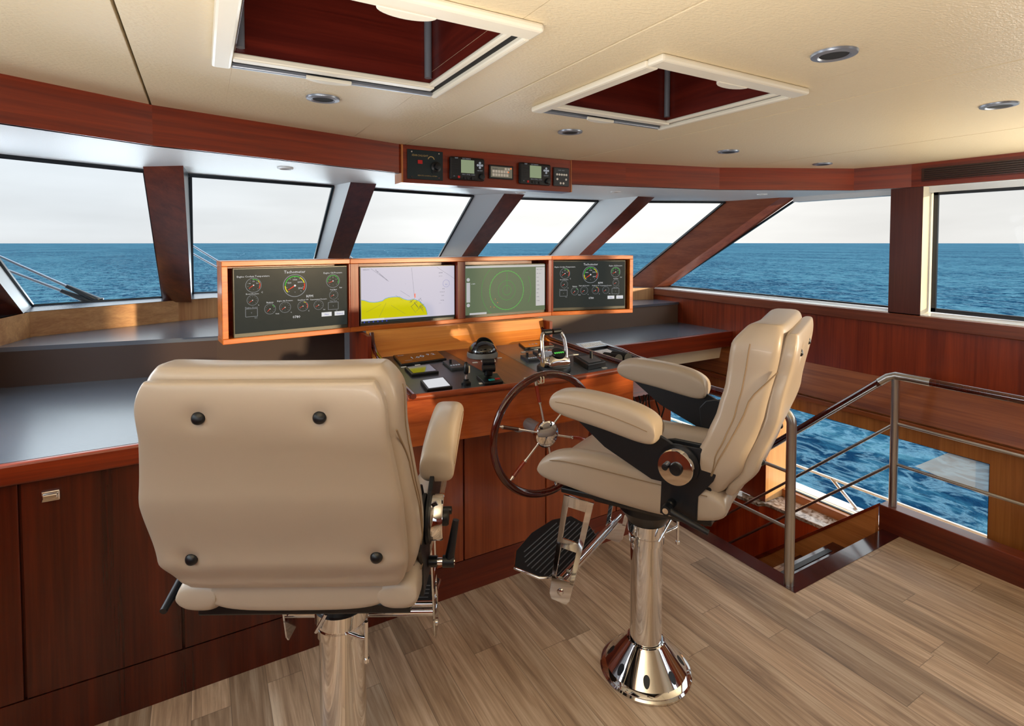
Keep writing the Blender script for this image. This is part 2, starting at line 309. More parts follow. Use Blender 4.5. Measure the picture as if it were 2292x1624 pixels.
# ---------------------------------------------------------------- geometry helpers
class G:
    """Collects shapes and links them as one mesh object."""
    def __init__(s): s.v = []; s.f = []; s.mi = []; s.cur = 0
    def mat(s, i): s.cur = i; return s
    def add(s, vs, fs):
        o = len(s.v); s.v += [tuple(v) for v in vs]
        for f in fs: s.f.append([i + o for i in f]); s.mi.append(s.cur)
        return s
    def box(s, x0, x1, y0, y1, z0, z1):
        return s.hexa([(x0, y0, z0), (x1, y0, z0), (x1, y1, z0), (x0, y1, z0)], [(x0, y0, z1), (x1, y0, z1), (x1, y1, z1), (x0, y1, z1)])
    def hexa(s, lo, hi):
        return s.add(list(lo) + list(hi), [(3, 2, 1, 0), (4, 5, 6, 7), (0, 1, 5, 4), (1, 2, 6, 5), (2, 3, 7, 6), (3, 0, 4, 7)])
    def obox(s, c, u, v, w):
        c, u, v, w = map(Vector, (c, u, v, w))
        lo = [c - u - v - w, c + u - v - w, c + u + v - w, c - u + v - w]
        return s.hexa(lo, [p + 2 * w for p in lo])
    def poly(s, pts, ext):
        ext = Vector(ext); n = len(pts); a = [Vector(p) for p in pts]
        return s.add(a + [p + ext for p in a], [list(range(n))[::-1], list(range(n, 2 * n))] + [(i, (i + 1) % n, n + (i + 1) % n, n + i) for i in range(n)])
    def quad(s, *p): return s.add(p, [tuple(range(len(p)))])
    def tube(s, pts, r, n=12, closed=False, r1=None):
        pts = [Vector(p) for p in pts]; m = len(pts); rings = []
        up = None
        for i, p in enumerate(pts):
            if closed: d = pts[(i + 1) % m] - pts[i - 1]
            else: d = pts[min(i + 1, m - 1)] - pts[max(i - 1, 0)]
            d.normalize()
            if up is None:
                up = Vector((0, 0, 1)) if abs(d.z) < 0.9 else Vector((1, 0, 0))
            a = d.cross(up).normalized(); up = a.cross(d).normalized()
            rr = r if r1 is None else r + (r1 - r) * i / (m - 1)
            rings.append([p + (a * math.cos(t) + up * math.sin(t)) * rr for t in [2 * math.pi * k / n for k in range(n)]])
        fs = []
        last = m if closed else m - 1
        for i in range(last):
            j = (i + 1) % m
            fs += [(i * n + k, i * n + (k + 1) % n, j * n + (k + 1) % n, j * n + k) for k in range(n)]
        if not closed: fs += [list(range(n))[::-1], [(m - 1) * n + k for k in range(n)]]
        return s.add([v for q in rings for v in q], fs)
    def lathe(s, prof, c, axis=(0, 0, 1), n=48):
        c = Vector(c); q = Vector(axis).normalized().to_track_quat('Z', 'Y'); m = len(prof); vs = []
        for r, h in prof:
            vs += [c + q @ Vector((r * math.cos(2 * math.pi * k / n), r * math.sin(2 * math.pi * k / n), h)) for k in range(n)]
        fs = [(i * n + k, i * n + (k + 1) % n, (i + 1) * n + (k + 1) % n, (i + 1) * n + k) for i in range(m - 1) for k in range(n)]
        fs += [list(range(n))[::-1], [(m - 1) * n + k for k in range(n)]]
        return s.add(vs, fs)
    def cyl(s, a, b, r, n=24):
        return s.tube([a, b], r, n)
    def pillow(s, fn, n=28, m=28, p=5.0):
        """fn(s,t,h) -> point, s,t in [-1,1], h = signed thickness factor"""
        sv = [math.sin(math.pi / 2 * (-1 + 2 * i / n)) for i in range(n + 1)]
        tv = [math.sin(math.pi / 2 * (-1 + 2 * j / m)) for j in range(m + 1)]
        ed = lambda a: max(0.0, 1 - abs(a) ** p) ** (1 / p)
        o = len(s.v); idx = {}
        for side in (1, -1):
            for i, a in enumerate(sv):
                for j, b in enumerate(tv):
                    border = i in (0, n) or j in (0, m)
                    if border and side == -1: idx[(side, i, j)] = idx[(1, i, j)]; continue
                    idx[(side, i, j)] = len(s.v); s.v.append(tuple(fn(a, b, side * ed(a) * ed(b))))
        for side in (1, -1):
            for i in range(n):
                for j in range(m):
                    q = [idx[(side, i, j)], idx[(side, i + 1, j)], idx[(side, i + 1, j + 1)], idx[(side, i, j + 1)]]
                    s.f.append(q if side == 1 else q[::-1]); s.mi.append(s.cur)
        return s
    def arc(s, c, u, v, r0, r1, a0, a1, n=24):
        """flat ring sector, angles in degrees"""
        c, u, v = Vector(c), Vector(u), Vector(v); vs = []
        for k in range(n + 1):
            t = R(a0 + (a1 - a0) * k / n); d = u * math.cos(t) + v * math.sin(t)
            vs += [c + d * r0, c + d * r1]
        return s.add(vs, [(2 * k, 2 * k + 1, 2 * k + 3, 2 * k + 2) for k in range(n)])
    def build(s, name, mats, parent=None, bevel=0.0, smooth=None, loc=None, seg=2):
        me = bpy.data.meshes.new(name); me.from_pydata(s.v, [], s.f)
        mats = mats if isinstance(mats, (list, tuple)) else [mats]
        for mm in mats: me.materials.append(mm)
        me.polygons.foreach_set('material_index', s.mi)
        bm = bmesh.new(); bm.from_mesh(me); bmesh.ops.remove_doubles(bm, verts=bm.verts, dist=1e-6)
        bmesh.ops.recalc_face_normals(bm, faces=bm.faces); bm.to_mesh(me); bm.free()
        o = bpy.data.objects.new(name, me); COL.objects.link(o)
        if parent: o.parent = parent
        if loc: o.location = loc
        if smooth is not None:
            me.polygons.foreach_set('use_smooth', [True] * len(me.polygons)); me.set_sharp_from_angle(angle=R(smooth))
        if bevel:
            b = o.modifiers.new('bevel', 'BEVEL'); b.width = bevel; b.segments = seg; b.limit_method = 'ANGLE'; b.angle_limit = R(40)
        return o
def tag(o, label=None, cat=None, group=None, kind=None):
    if label: o['label'] = label
    if cat: o['category'] = cat
    if group: o['group'] = group
    if kind: o['kind'] = kind
    return o
def thing(name, label, cat, loc=(0, 0, 0), rz=0, group=None):
    o = bpy.data.objects.new(name, None); COL.objects.link(o); o.empty_display_size = 0.05
    o.location = loc; o.rotation_euler = (0, 0, rz); return tag(o, label, cat, group)
def struct(o, label=None): o['kind'] = 'structure'; return tag(o, label) if label else o
def text(g_parent, name, body, size, origin, u, v, mat, align='LEFT', off=0.0008):
    cu = bpy.data.curves.new(name, 'FONT'); cu.body = body; cu.size = size; cu.align_x = align; cu.resolution_u = 2
    tmp = bpy.data.objects.new(name + '_tmp', cu); COL.objects.link(tmp)
    dg = bpy.context.evaluated_depsgraph_get(); dg.update()
    me = bpy.data.meshes.new_from_object(tmp.evaluated_get(dg)); bpy.data.objects.remove(tmp)
    u = Vector(u).normalized(); v = Vector(v).normalized(); w = u.cross(v)
    mx_ = Matrix((u, v, w)).transposed().to_4x4(); mx_.translation = Vector(origin) + w * off
    me.transform(mx_)
    o = bpy.data.objects.new(name, me); COL.objects.link(o); me.materials.clear(); me.materials.append(mat)
    if g_parent: o.parent = g_parent
    return o
def text_into(g, body, size, origin, u, v, align='LEFT', off=0.0008):
    """adds lettering to a mesh builder"""
    cu = bpy.data.curves.new('t', 'FONT'); cu.body = body; cu.size = size; cu.align_x = align; cu.resolution_u = 1
    tmp = bpy.data.objects.new('t', cu); COL.objects.link(tmp)
    dg = bpy.context.evaluated_depsgraph_get(); dg.update()
    me = bpy.data.meshes.new_from_object(tmp.evaluated_get(dg)); bpy.data.objects.remove(tmp)
    u = Vector(u).normalized(); v = Vector(v).normalized(); w = u.cross(v); o = Vector(origin) + w * off
    g.add([o + u * q.co.x + v * q.co.y for q in me.vertices], [list(pg.vertices) for pg in me.polygons])
    bpy.data.meshes.remove(me)
def lerp(a, b, t): return Vector(a) + (Vector(b) - Vector(a)) * t

ZC, ZF = 2.123, 1.985      # ceiling and fascia-bottom heights
XW = 3.73                  # starboard wall
# ---------------------------------------------------------------- the setting
# floor with the stair opening, dark margin strips round the opening
g = G()
for x0, x1, y0, y1 in ((-1.06, 2.395, -3, 2.27), (2.395, 3.37, -3, 1.48)):
    g.box(x0, x1, y0, y1, -0.04, 0)
struct(g.build('floor', M['floor']))
g = G(); g.hexa([(2.395, 1.48, -0.05), (2.485, 1.57, -0.05), (2.485, 2.75, -0.05), (2.395, 2.75, -0.05)], [(2.395, 1.48, 0.002), (2.485, 1.57, 0.002), (2.485, 2.75, 0.002), (2.395, 2.75, 0.002)])
g.hexa([(2.395, 1.48, -0.05), (3.37, 1.48, -0.05), (3.37, 1.57, -0.05), (2.485, 1.57, -0.05)], [(2.395, 1.48, 0.002), (3.37, 1.48, 0.002), (3.37, 1.57, 0.002), (2.485, 1.57, 0.002)])
struct(g.build('trim_1', M['plum']), 'glossy dark wood edging around the stair opening')
# low coaming along the starboard side of the floor
g = G(); g.box(3.37, 3.46, -3, 1.59, -0.05, 0.14)
struct(g.build('trim_2', wood('kerb_wood', srgb(76, 24, 12), srgb(132, 56, 30), 'Y'), bevel=0.004), 'low mahogany kerb along the starboard floor edge')

# ceiling panels with hatch openings
HX = [(0.080, 0.598), (1.052, 1.570)]; HY = (1.030, 1.520)
seams = [-1.15, -0.143, 0.861, 1.845, 2.93, 3.95]
g = G(); gp = 0.0034
for a, b in zip(seams[:-1], seams[1:]):
    hs = [h for h in HX if a < h[0] < b]
    a2, b2 = a + gp, b - gp
    if not hs: g.box(a2, b2, -3, 2.75, ZC, ZC + 0.03)
    else:
        h = hs[0]
        g.box(a2, h[0], -3, 2.75, ZC, ZC + 0.03); g.box(h[1], b2, -3, 2.75, ZC, ZC + 0.03)
        g.box(h[0], h[1], -3, HY[0], ZC, ZC + 0.03); g.box(h[0], h[1], HY[1], 2.75, ZC, ZC + 0.03)
ceil = struct(g.build('ceiling', M['vinyl'], bevel=0.0015))
g = G(); 
for s_ in seams: g.box(s_ - 0.03, s_ + 0.03, -3, 2.75, ZC + 0.030, ZC + 0.040)
g.build('seam_backing', M['black'], ceil)

# fascia boards and soffit
F = [(-1.05, -3), (-1.05, 1.25), (-0.95, 1.76), (-0.14, 2.237), (0.84, 2.527), (1.845, 2.516), (2.195, 2.451), (2.837, 2.30), (3.62, 1.90), (3.722, 1.62), (XW, -3)]
T = [(-1.15, -3), (-1.15, 1.9), (-0.93, 2.58), (-0.15, 3.01), (0.72, 3.26), (1.69, 3.44), (2.76, 3.35), (3.67, 2.91), (3.83, 2.41), (3.83, 1.1), (3.83, -3)]
def board(p, q, z0, z1, th, mat, name, label=None, off=0.0):
    p, q = Vector((*p, 0)), Vector((*q, 0)); d = (q - p).normalized(); n = Vector((0, 0, 1)).cross(d)
    L_ = (q - p).length; o = G().box(off, off + L_, -.004, th, z0, z1).build(name, mat)
    o.location = p - d * off; o.rotation_euler = (0, 0, math.atan2(d.y, d.x))
    return struct(o, label) if name.startswith(('trim', 'wall')) else o
nm = 3
for i in range(len(F) - 1):
    if i == 4: continue
    board(F[i], F[i + 1], ZF, ZC, 0.02, M['mahX'], 'trim_%d' % nm, 'mahogany fascia board under the ceiling edge', off=i * 2.3); nm += 1
g = G()
for i in range(len(F) - 1):
    a, b, c, d = F[i], F[i + 1], T[i + 1], T[i]
    g.hexa([(*a, ZF), (*b, ZF), (*c, ZF), (*d, ZF)], [(*a, ZF + .03), (*b, ZF + .03), (*c, ZF + .03), (*d, ZF + .03)])
struct(g.build('trim_%d' % nm, M['soffit']), 'pale soffit running around above the windows'); nm += 1
# outer rim closing the gap above the glass
g = G(); g.box(-1.30, 4.0, 2.66, 4.0, ZC + 0.002, ZC + 0.06); g.box(-1.30, -1.06, -3.1, 2.66, ZF + .03, ZC + .06); g.box(3.75, 4.0, -3.1, 2.66, ZF + .04, ZC + .06)
T2 = [(x, y) for x, y in T]
struct(g.build('trim_%d' % nm, M['exterior']), 'white roof skin above the wheelhouse'); nm += 1

# windscreen pillars: (G, IL, IR, GR) at the top and the bottom
PT = {
 0: ([(-1.15, 2.45), (-1.05, 2.20), (-0.81, 2.30), (-0.85, 2.62)], [(-1.15, 3.95), (-1.05, 3.60), (-0.814, 3.735), (-0.86, 4.10)], 1.28),
 1: ([(-0.215, 2.985), (-0.216, 2.869), (-0.062, 2.749), (-0.045, 3.055)], [(-0.225, 4.30), (-0.219, 4.104), (-0.060, 3.985), (-0.064, 4.54)], 1.28),
 2: ([(0.676, 3.243), (0.721, 3.031), (0.870, 3.049), (0.865, 3.29)], [(0.735, 4.57), (0.792, 4.450), (0.945, 4.465), (0.935, 4.56)], 1.27),
 3: ([(1.666, 3.42), (1.799, 3.220), (1.956, 3.208), (1.950, 3.43)], [(1.700, 4.54), (1.803, 4.402), (1.930, 4.390), (1.915, 4.53)], 1.25),
 4: ([(2.717, 3.34), (2.741, 2.921), (2.900, 2.917), (2.900, 3.28)], [(2.600, 4.34), (2.731, 4.138), (2.855, 4.132), (2.840, 4.30)], 1.23),
 5: ([(3.675, 2.914), (3.730, 2.470), (3.825, 2.412), (3.87, 2.60)], [(3.640, 4.08), (3.730, 3.757), (3.825, 3.690), (3.87, 3.85)], 1.225),
}
plab = {0: 'raked pillar at the port front corner', 1: 'dark mahogany raked pillar, first right of the wiper window', 2: 'raked windscreen pillar left of the radio panel with silver side',
        3: 'raked windscreen pillar below the radio panel with silver side', 4: 'raked windscreen pillar right of the radio panel with silver side', 5: 'broad slanting mahogany corner pillar on the starboard bow'}
for k, (tp, bt, zb) in PT.items():
    lo = [Vector((*p, zb - 0.01)) for p in bt]; hi = [Vector((*p, ZF + 0.002)) for p in tp]
    g = G(); vs = lo + hi
    def fc(i, j, m_):
        g.mat(m_); na, nb = 4, 16
        vs_ = [lo[i].lerp(lo[j], u_ / na).lerp(hi[i].lerp(hi[j], u_ / na), w_ / nb) for w_ in range(nb + 1) for u_ in range(na + 1)]
        g.add(vs_, [(w_ * (na + 1) + u_, w_ * (na + 1) + u_ + 1, (w_ + 1) * (na + 1) + u_ + 1, (w_ + 1) * (na + 1) + u_) for w_ in range(nb) for u_ in range(na)])
    side = 1 if k in (2, 3, 4) else 0
    fc(1, 2, 0); fc(0, 1, side); fc(2, 3, 1 if k in (0,) else 2 if k == 1 else 0); fc(3, 0, 2)
    g.mat(0); g.add(lo, [(3, 2, 1, 0)]); g.add(hi, [(0, 1, 2, 3)])
    wm = wood('pillar_wood_%d' % k, srgb(70, 26, 16), srgb(120, 56, 34), 'Z') if k != 5 else wood('pillar_wood_5', srgb(112, 54, 34), srgb(164, 92, 60), 'Y')
    struct(g.build('trim_%d' % nm, [wm, M['silver'], M['black']], smooth=25), plab[k]); nm += 1

def pane(n, pts, label, wseal=0.012, mat=None):
    """window: rubber seal frame as the structure mesh, the pane as its part"""
    pts = [Vector(p) for p in pts]; g = G(); c = sum(pts, Vector()) / 4
    nrm = (pts[1] - pts[0]).cross(pts[3] - pts[0]).normalized()
    for i in range(4):
        a, b = pts[i], pts[(i + 1) % 4]; d = (b - a).normalized(); w_ = nrm.cross(d) * wseal
        if (c - (a + b) / 2).dot(w_) < 0: w_ = -w_
        g.hexa([a - nrm * .008, b - nrm * .008, b + w_ - nrm * .008, a + w_ - nrm * .008], [a + nrm * .008, b + nrm * .008, b + w_ + nrm * .008, a + w_ + nrm * .008])
    o = struct(g.build('window_%d' % n, M['black']), label)
    q = [p.lerp(c, 0.004) for p in pts]
    gg = G(); gg.add([p - nrm * .003 for p in q] + [p + nrm * .003 for p in q], [(3, 2, 1, 0), (4, 5, 6, 7), (0, 1, 5, 4), (1, 2, 6, 5), (2, 3, 7, 6), (3, 0, 4, 7)])
    gg.build('glass', M['glass'], o)
    return o
def v3(p, z): return (p[0], p[1], z)
wl = ['sloping port windscreen pane with wipers outside', 'windscreen pane left of the radio panel', 'narrow windscreen pane below the left end of the radio panel',
      'windscreen pane below and right of the radio panel', 'sloping windscreen pane beside the broad corner pillar']
for i in range(5):
    a, b = PT[i], PT[i + 1]
    za, zb = a[2], b[2]
    pane(i + 1, [v3(a[1][3], za), v3(b[1][0], zb), v3(b[0][0], ZF - 0.004), v3(a[0][3], ZF - 0.004)], wl[i])
pane(6, [(3.83, 3.69, 1.236), (3.83, 1.745, 1.232), (3.83, 1.745, 1.962), (3.83, 2.412, 1.978)], 'large starboard side window forward of the upright pillar')
pane(7, [(3.83, 1.545, 1.232), (3.83, -0.75, 1.208), (3.83, -0.75, 1.952), (3.83, 1.545, 1.960)], 'starboard side window aft of the upright pillar', 0.024)
g = G(); g.box(XW, 3.86, -0.90, -0.76, 1.16, ZF)
struct(g.build('wall_starboard_aft', M['mahZ']))
pane(12, [(3.83, -0.92, 1.205), (3.83, -2.95, 1.19), (3.83, -2.95, 1.950), (3.83, -0.92, 1.950)], 'aftmost starboard side window behind the camera')
pane(8, [(-1.15, 1.9, 1.22), (-1.15, -2.9, 1.2), (-1.15, -2.9, 1.95), (-1.15, 1.9, 1.95)], 'port side window behind the camera')
# upright pillar, cream on its aft side
g = G(); lo = [(XW, 1.56, 1.2), (XW, 1.735, 1.2), (3.86, 1.735, 1.2), (3.86, 1.56, 1.2)]; hi = [v3(p, ZF) for p in lo]
g.mat(0); g.add([lo[0], lo[1], hi[1], hi[0]], [(0, 1, 2, 3)]); g.add([lo[1], lo[2], hi[2], hi[1]], [(0, 1, 2, 3)])
g.mat(1); g.add([lo[3], lo[0], hi[0], hi[3]], [(0, 1, 2, 3)]); g.mat(2); g.add([lo[2], lo[3], hi[3], hi[2]], [(0, 1, 2, 3)])
g.mat(0); g.add(lo, [(3, 2, 1, 0)]); g.add(hi, [(0, 1, 2, 3)])
struct(g.build('trim_%d' % nm, [wood('pillar_wood_side', srgb(66, 26, 18), srgb(104, 48, 34), 'Z'), M['cream'], M['black']]), 'upright mahogany pillar between the starboard side windows'); nm += 1
# window head closing strip and sill board, starboard
g = G(); g.box(3.80, 3.88, -3, 2.42, 1.952, ZF + 0.03)
struct(g.build('trim_%d' % nm, M['soffit']), 'pale head strip above the starboard windows'); nm += 1
g = G(); g.hexa([(XW, -3, 1.17), (XW, 3.77, 1.19), (3.88, 3.72, 1.19), (3.88, -3, 1.17)], [(XW, -3, 1.198), (XW, 3.77, 1.226), (3.88, 3.72, 1.240), (3.88, -3, 1.212)])
struct(g.build('trim_%d' % nm, M['exterior']), 'white sill ledge under the starboard windows'); nm += 1
# starboard wall
g = G(); g.hexa([(XW - .018, -3, 1.10), (XW - .018, 3.78, 1.160), (XW + .02, 3.78, 1.160), (XW + .02, -3, 1.10)], [(XW - .018, -3, 1.190), (XW - .018, 3.78, 1.222), (XW + .02, 3.78, 1.222), (XW + .02, -3, 1.190)])
struct(g.build('trim_%d' % nm, wood('sill_rail_wood', srgb(100, 46, 30), srgb(158, 88, 58), 'Y'), bevel=0.006), 'mahogany rail capping the starboard wall'); nm += 1
g = G(); g.box(XW, XW + 0.02, -3, 3.80, 0.78, 1.17)
struct(g.build('wall_starboard', wood('wainscot', srgb(92, 28, 12), srgb(168, 70, 34), 'Z', contrast=0.9)))
band = wood('lower_band', srgb(116, 54, 22), srgb(186, 106, 50), 'Y', rough=0.4)
g = G(); g.hexa([(3.66, -3, 0.585), (3.66, 3.6, 0.585), (3.72, 3.6, 0.585), (3.72, -3, 0.585)], [(XW - .004, -3, 0.80), (XW - .004, 3.6, 0.80), (XW + .02, 3.6, 0.80), (XW + .02, -3, 0.80)])
struct(g.build('trim_%d' % nm, band), 'sloping wooden band below the starboard wall panel'); nm += 1
g = G(); g.box(3.662, 3.70, -3, 3.6, 0.535, 0.572)
struct(g.build('trim_%d' % nm, band, bevel=0.006), 'lower moulding above the lower deck window'); nm += 1
apron = wood('apron', srgb(146, 84, 36), srgb(198, 132, 66), 'Z', rough=0.4)
g = G(); g.box(3.68, 3.72, -3, 3.6, 0.452, 0.59); g.box(3.68, 3.72, -3, 1.195, -0.16, 0.452); g.box(3.68, 3.72, -3, 3.6, -1.4, -0.15)
struct(g.build('wall_starboard_lower', apron))
w9 = pane(9, [(3.70, 1.195, -0.15), (3.70, 2.37, -0.15), (3.70, 2.37, 0.452), (3.70, 1.195, 0.452)], 'lower deck window seen across the stairwell', 0.006)
fm_ = bpy.data.materials.new('pane_reflection'); fm_.use_nodes = True; ft = fm_.node_tree; ft.nodes.clear()
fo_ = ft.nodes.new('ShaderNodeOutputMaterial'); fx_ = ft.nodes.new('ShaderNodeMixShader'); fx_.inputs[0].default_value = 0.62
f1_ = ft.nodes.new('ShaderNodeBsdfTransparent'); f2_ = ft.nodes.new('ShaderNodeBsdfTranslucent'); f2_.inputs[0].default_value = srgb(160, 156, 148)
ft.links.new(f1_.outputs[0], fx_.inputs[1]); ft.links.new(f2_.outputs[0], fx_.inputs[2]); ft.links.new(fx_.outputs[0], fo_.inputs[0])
G().quad((3.694, 1.383, 0.450), (3.694, 1.190, 0.450), (3.694, 1.190, 0.262), (3.694, 1.551, 0.307)).build('pane_reflection', fm_, w9)  # pale reflection on the pane, painted as a translucent patch
pane(10, [(3.70, 2.50, -0.15), (3.70, 3.60, -0.15), (3.70, 3.60, 0.452), (3.70, 2.50, 0.452)], 'forward lower deck window beyond the console', 0.006)
g = G(); g.mat(0); g.box(3.46, 3.70, 2.37, 2.50, -0.2, 0.452); g.mat(1); g.box(3.458, 3.462, 2.372, 2.56, -0.2, 0.452)
struct(g.build('trim_%d' % nm, [wood('pale_post', srgb(190, 132, 80), srgb(228, 180, 122), 'Z'), wood('dark_post', srgb(120, 40, 18), srgb(168, 70, 34), 'Z')]), 'pale wooden post between the lower deck windows'); nm += 1
# hull sides, aft wall and lower deck shell
g = G(); g.box(-1.15, -1.05, -3, 4.1, -0.04, 1.22)
struct(g.build('wall_port', M['mahZ']))
g = G(); g.box(-1.15, 2.30, -3.05, -3, 0, ZC); g.box(3.70, 3.85, -3.05, -3, 0, ZC); g.box(2.30, 3.70, -3.05, -3, 0, 1.24); g.box(2.30, 3.70, -3.05, -3, 1.96, ZC)
struct(g.build('wall_aft', M['mahZ']))
pane(11, [(2.30, -3.02, 1.24), (3.70, -3.02, 1.24), (3.70, -3.02, 1.96), (2.30, -3.02, 1.96)], 'aft window behind the camera', 0.02)
g = G(); g.box(2.40, 3.72, -0.2, 3.62, -1.45, -1.40); g.box(2.36, 2.40, -0.2, 3.62, -1.45, -0.05); g.box(2.36, 3.72, 3.60, 3.64, -1.45, 0.60); g.box(2.36, 3.72, -0.25, -0.2, -1.45, -0.05)
struct(g.build('wall_stairwell', M['mahZ']))
# bow shell below the sills and dash
g = G()
for a, b in (((-1.12, 3.9), (-0.15, 4.52)), ((-0.15, 4.52), (0.8, 4.58)), ((0.8, 4.58), (1.8, 4.56)), ((1.8, 4.56), (2.7, 4.38)), ((2.7, 4.38), (3.72, 3.95)), ((3.72, 3.95), (3.88, 3.70))):
    g.hexa([(*a, -0.04), (*b, -0.04), (b[0], b[1] + .04, -0.04), (a[0], a[1] + .04, -0.04)], [(*a, 1.24), (*b, 1.24), (b[0], b[1] + .04, 1.24), (a[0], a[1] + .04, 1.24)])
struct(g.build('wall_bow', M['exterior']))
g = G(); g.hexa([(-1.6, 4.7, .90), (4.3, 4.7, .90), (2.6, 9.5, .70), (0.1, 9.5, .70)], [(-1.6, 4.7, .95), (4.3, 4.7, .95), (2.6, 9.5, .75), (0.1, 9.5, .75)])  # unseen deck, added to bounce sky light up to the soffit
struct(g.build('trim_%d' % nm, M['exterior']), 'unseen white foredeck added outside below the windscreen'); nm += 1
# front sill
RR = [(-1.00, 2.95), (-0.86, 3.49), (-0.80, 3.77), (-0.134, 4.058), (0.081, 4.125), (0.75, 4.20), (1.75, 4.12), (2.70, 3.95), (XW - .02, 3.74)]
BB = [(-1.15, 2.9), (-1.12, 3.9), (-0.87, 4.10), (-0.15, 4.50), (0.05, 4.56), (0.80, 4.58), (1.80, 4.56), (2.68, 4.38), (3.72, 3.97)]
def sz(x): return 1.28 - max(0, x - 0.1) * 0.016
g = G()
for i in range(len(RR) - 1):
    a, b, c, d = RR[i], RR[i + 1], BB[i + 1], BB[i]
    g.add([(a[0], a[1], sz(a[0])), (b[0], b[1], sz(b[0])), (c[0], c[1], sz(c[0])), (d[0], d[1], sz(d[0]))], [(0, 1, 2, 3)])
    g.add([(a[0], a[1], sz(a[0]) - .02), (b[0], b[1], sz(b[0]) - .02), (c[0], c[1], sz(c[0]) - .02), (d[0], d[1], sz(d[0]) - .02)], [(0, 1, 2, 3)])
struct(g.build('trim_%d' % nm, M['laminate']), 'grey laminate sill under the windscreen'); nm += 1
risers = [wood('sill_riser_%d' % i, srgb(170, 116, 72), srgb(222, 172, 118), 'X' if i < 3 else 'Z', rough=0.4) for i in range(4)]
for i in range(len(RR) - 1):
    a, b = Vector((*RR[i], 0)), Vector((*RR[i + 1], 0)); n = (b - a).normalized().cross(Vector((0, 0, 1))) * -0.02
    g = G(); za, zb = sz(a.x), sz(b.x)
    zl = 0.953 if i == 0 else 1.10
    g.hexa([a + Vector((0, 0, zl)), b + Vector((0, 0, zl)), b + n + Vector((0, 0, zl)), a + n + Vector((0, 0, zl))], [a + Vector((0, 0, za)), b + Vector((0, 0, zb)), b + n + Vector((0, 0, zb)), a + n + Vector((0, 0, za))])
    struct(g.build('trim_%d' % nm, risers[min(3, i)]), 'wooden upstand below the windscreen sill'); nm += 1

# the sea
g = G(); g.box(-5000, 5000, -5000, 5000, -2.75, -2.55)
tag(g.build('sea', M['sea']), 'blue rippled open sea reaching to the horizon outside', 'sea', kind='stuff')

# ---------------------------------------------------------------- dash and cabinets
def strip_top(name, inner, outer, z0, z1, mat):
    g = G()
    for i in range(len(inner) - 1):
        a, b, c, d = inner[i], inner[i + 1], outer[i + 1], outer[i]
        g.hexa([v3(a, z0), v3(b, z0), v3(c, z0), v3(d, z0)], [v3(a, z1), v3(b, z1), v3(c, z1), v3(d, z1)])
    return g
EE = [(-1.05, 3.49), (-0.85, 3.452), (0.063, 3.293), (0.72, 3.22)]
t = thing('dash_shelf', 'raised grey dash shelf in front of the port windscreen', 'shelf', (-0.4, 3.4, 0))
def child(g, name, mat, t, **kw):
    """mesh given in world coordinates, parented to an Empty that may be moved"""
    inv = Matrix.Translation(-t.location) if not t.rotation_euler.z else (Matrix.Translation(t.location) @ Matrix.Rotation(t.rotation_euler.z, 4, 'Z')).inverted()
    g.v = [tuple(inv @ Vector(v)) for v in g.v]
    return g.build(name, mat, t, **kw)
g = G().poly([(x, y, 1.125) for x, y in EE + [(0.72, 4.195), (0.081, 4.12), (-0.134, 4.052), (-0.79, 3.768), (-0.86, 3.49)]], (0, 0, .022))
child(g, 'shelf_top', M['laminate'], t)
g = G()
for a, b in zip(EE[:-1], EE[1:]): g.hexa([v3(a, 0.95), v3(b, 0.95), (b[0], b[1] + .02, 0.95), (a[0], a[1] + .02, 0.95)], [v3(a, 1.125), v3(b, 1.125), (b[0], b[1] + .02, 1.125), (a[0], a[1] + .02, 1.125)])
child(g, 'front_panel', plain('dark_brown_panel', srgb(58, 40, 32), 0.45), t)

t = thing('worktop', 'wide grey laminate worktop with mahogany nosing over the port cabinets', 'worktop', (-0.2, 2.9, 0.9))
child(G().hexa([(-1.05, 2.262, .93), (0.72, 2.262, .93), (0.72, 3.22, .93), (-1.05, 3.5, .93)], [(-1.05, 2.262, .952), (0.72, 2.262, .952), (0.72, 3.22, .952), (-1.05, 3.5, .952)]), 'top_panel', M['laminate'], t)
child(G().box(-1.05, 0.72, 2.232, 2.262, .884, .953), 'nosing', M['mahX'], t, bevel=0.008)

cabw = wood('cabinet_front', srgb(48, 8, 4), srgb(104, 32, 12), 'Z', rough=0.25, contrast=0.9)
t = thing('storage_cabinet', 'tall dark mahogany cabinet under the port worktop', 'cabinet', (-0.2, 2.6, 0))
child(G().box(-1.045, 0.72, 2.275, 3.2, 0, 0.93), 'body', cabw, t)
child(G().box(-1.045, 0.72, 2.258, 2.275, 0, 0.165), 'plinth', cabw, t)
for x0, x1 in ((-1.04, -0.523), (-0.515, -0.085), (-0.077, 0.345), (0.353, 0.715)):
    d = child(G().box(x0, x1, 2.256, 2.274, 0.170, 0.880), 'door', cabw, t, bevel=0.002)
    if x0 != -0.077 and x0 < 0.3:
        gh = G(); cxh = x0 + 0.075 if x0 > -0.6 else x1 - 0.075
        gh.box(cxh - .024, cxh + .024, 2.246, 2.256, .808, .842); gh.box(cxh - .020, cxh + .020, 2.236, 2.247, .818, .834)
        gh.v = [tuple(Vector(v) - t.location) for v in gh.v]; o = gh.build('handle', M['chrome'], d, bevel=0.003)

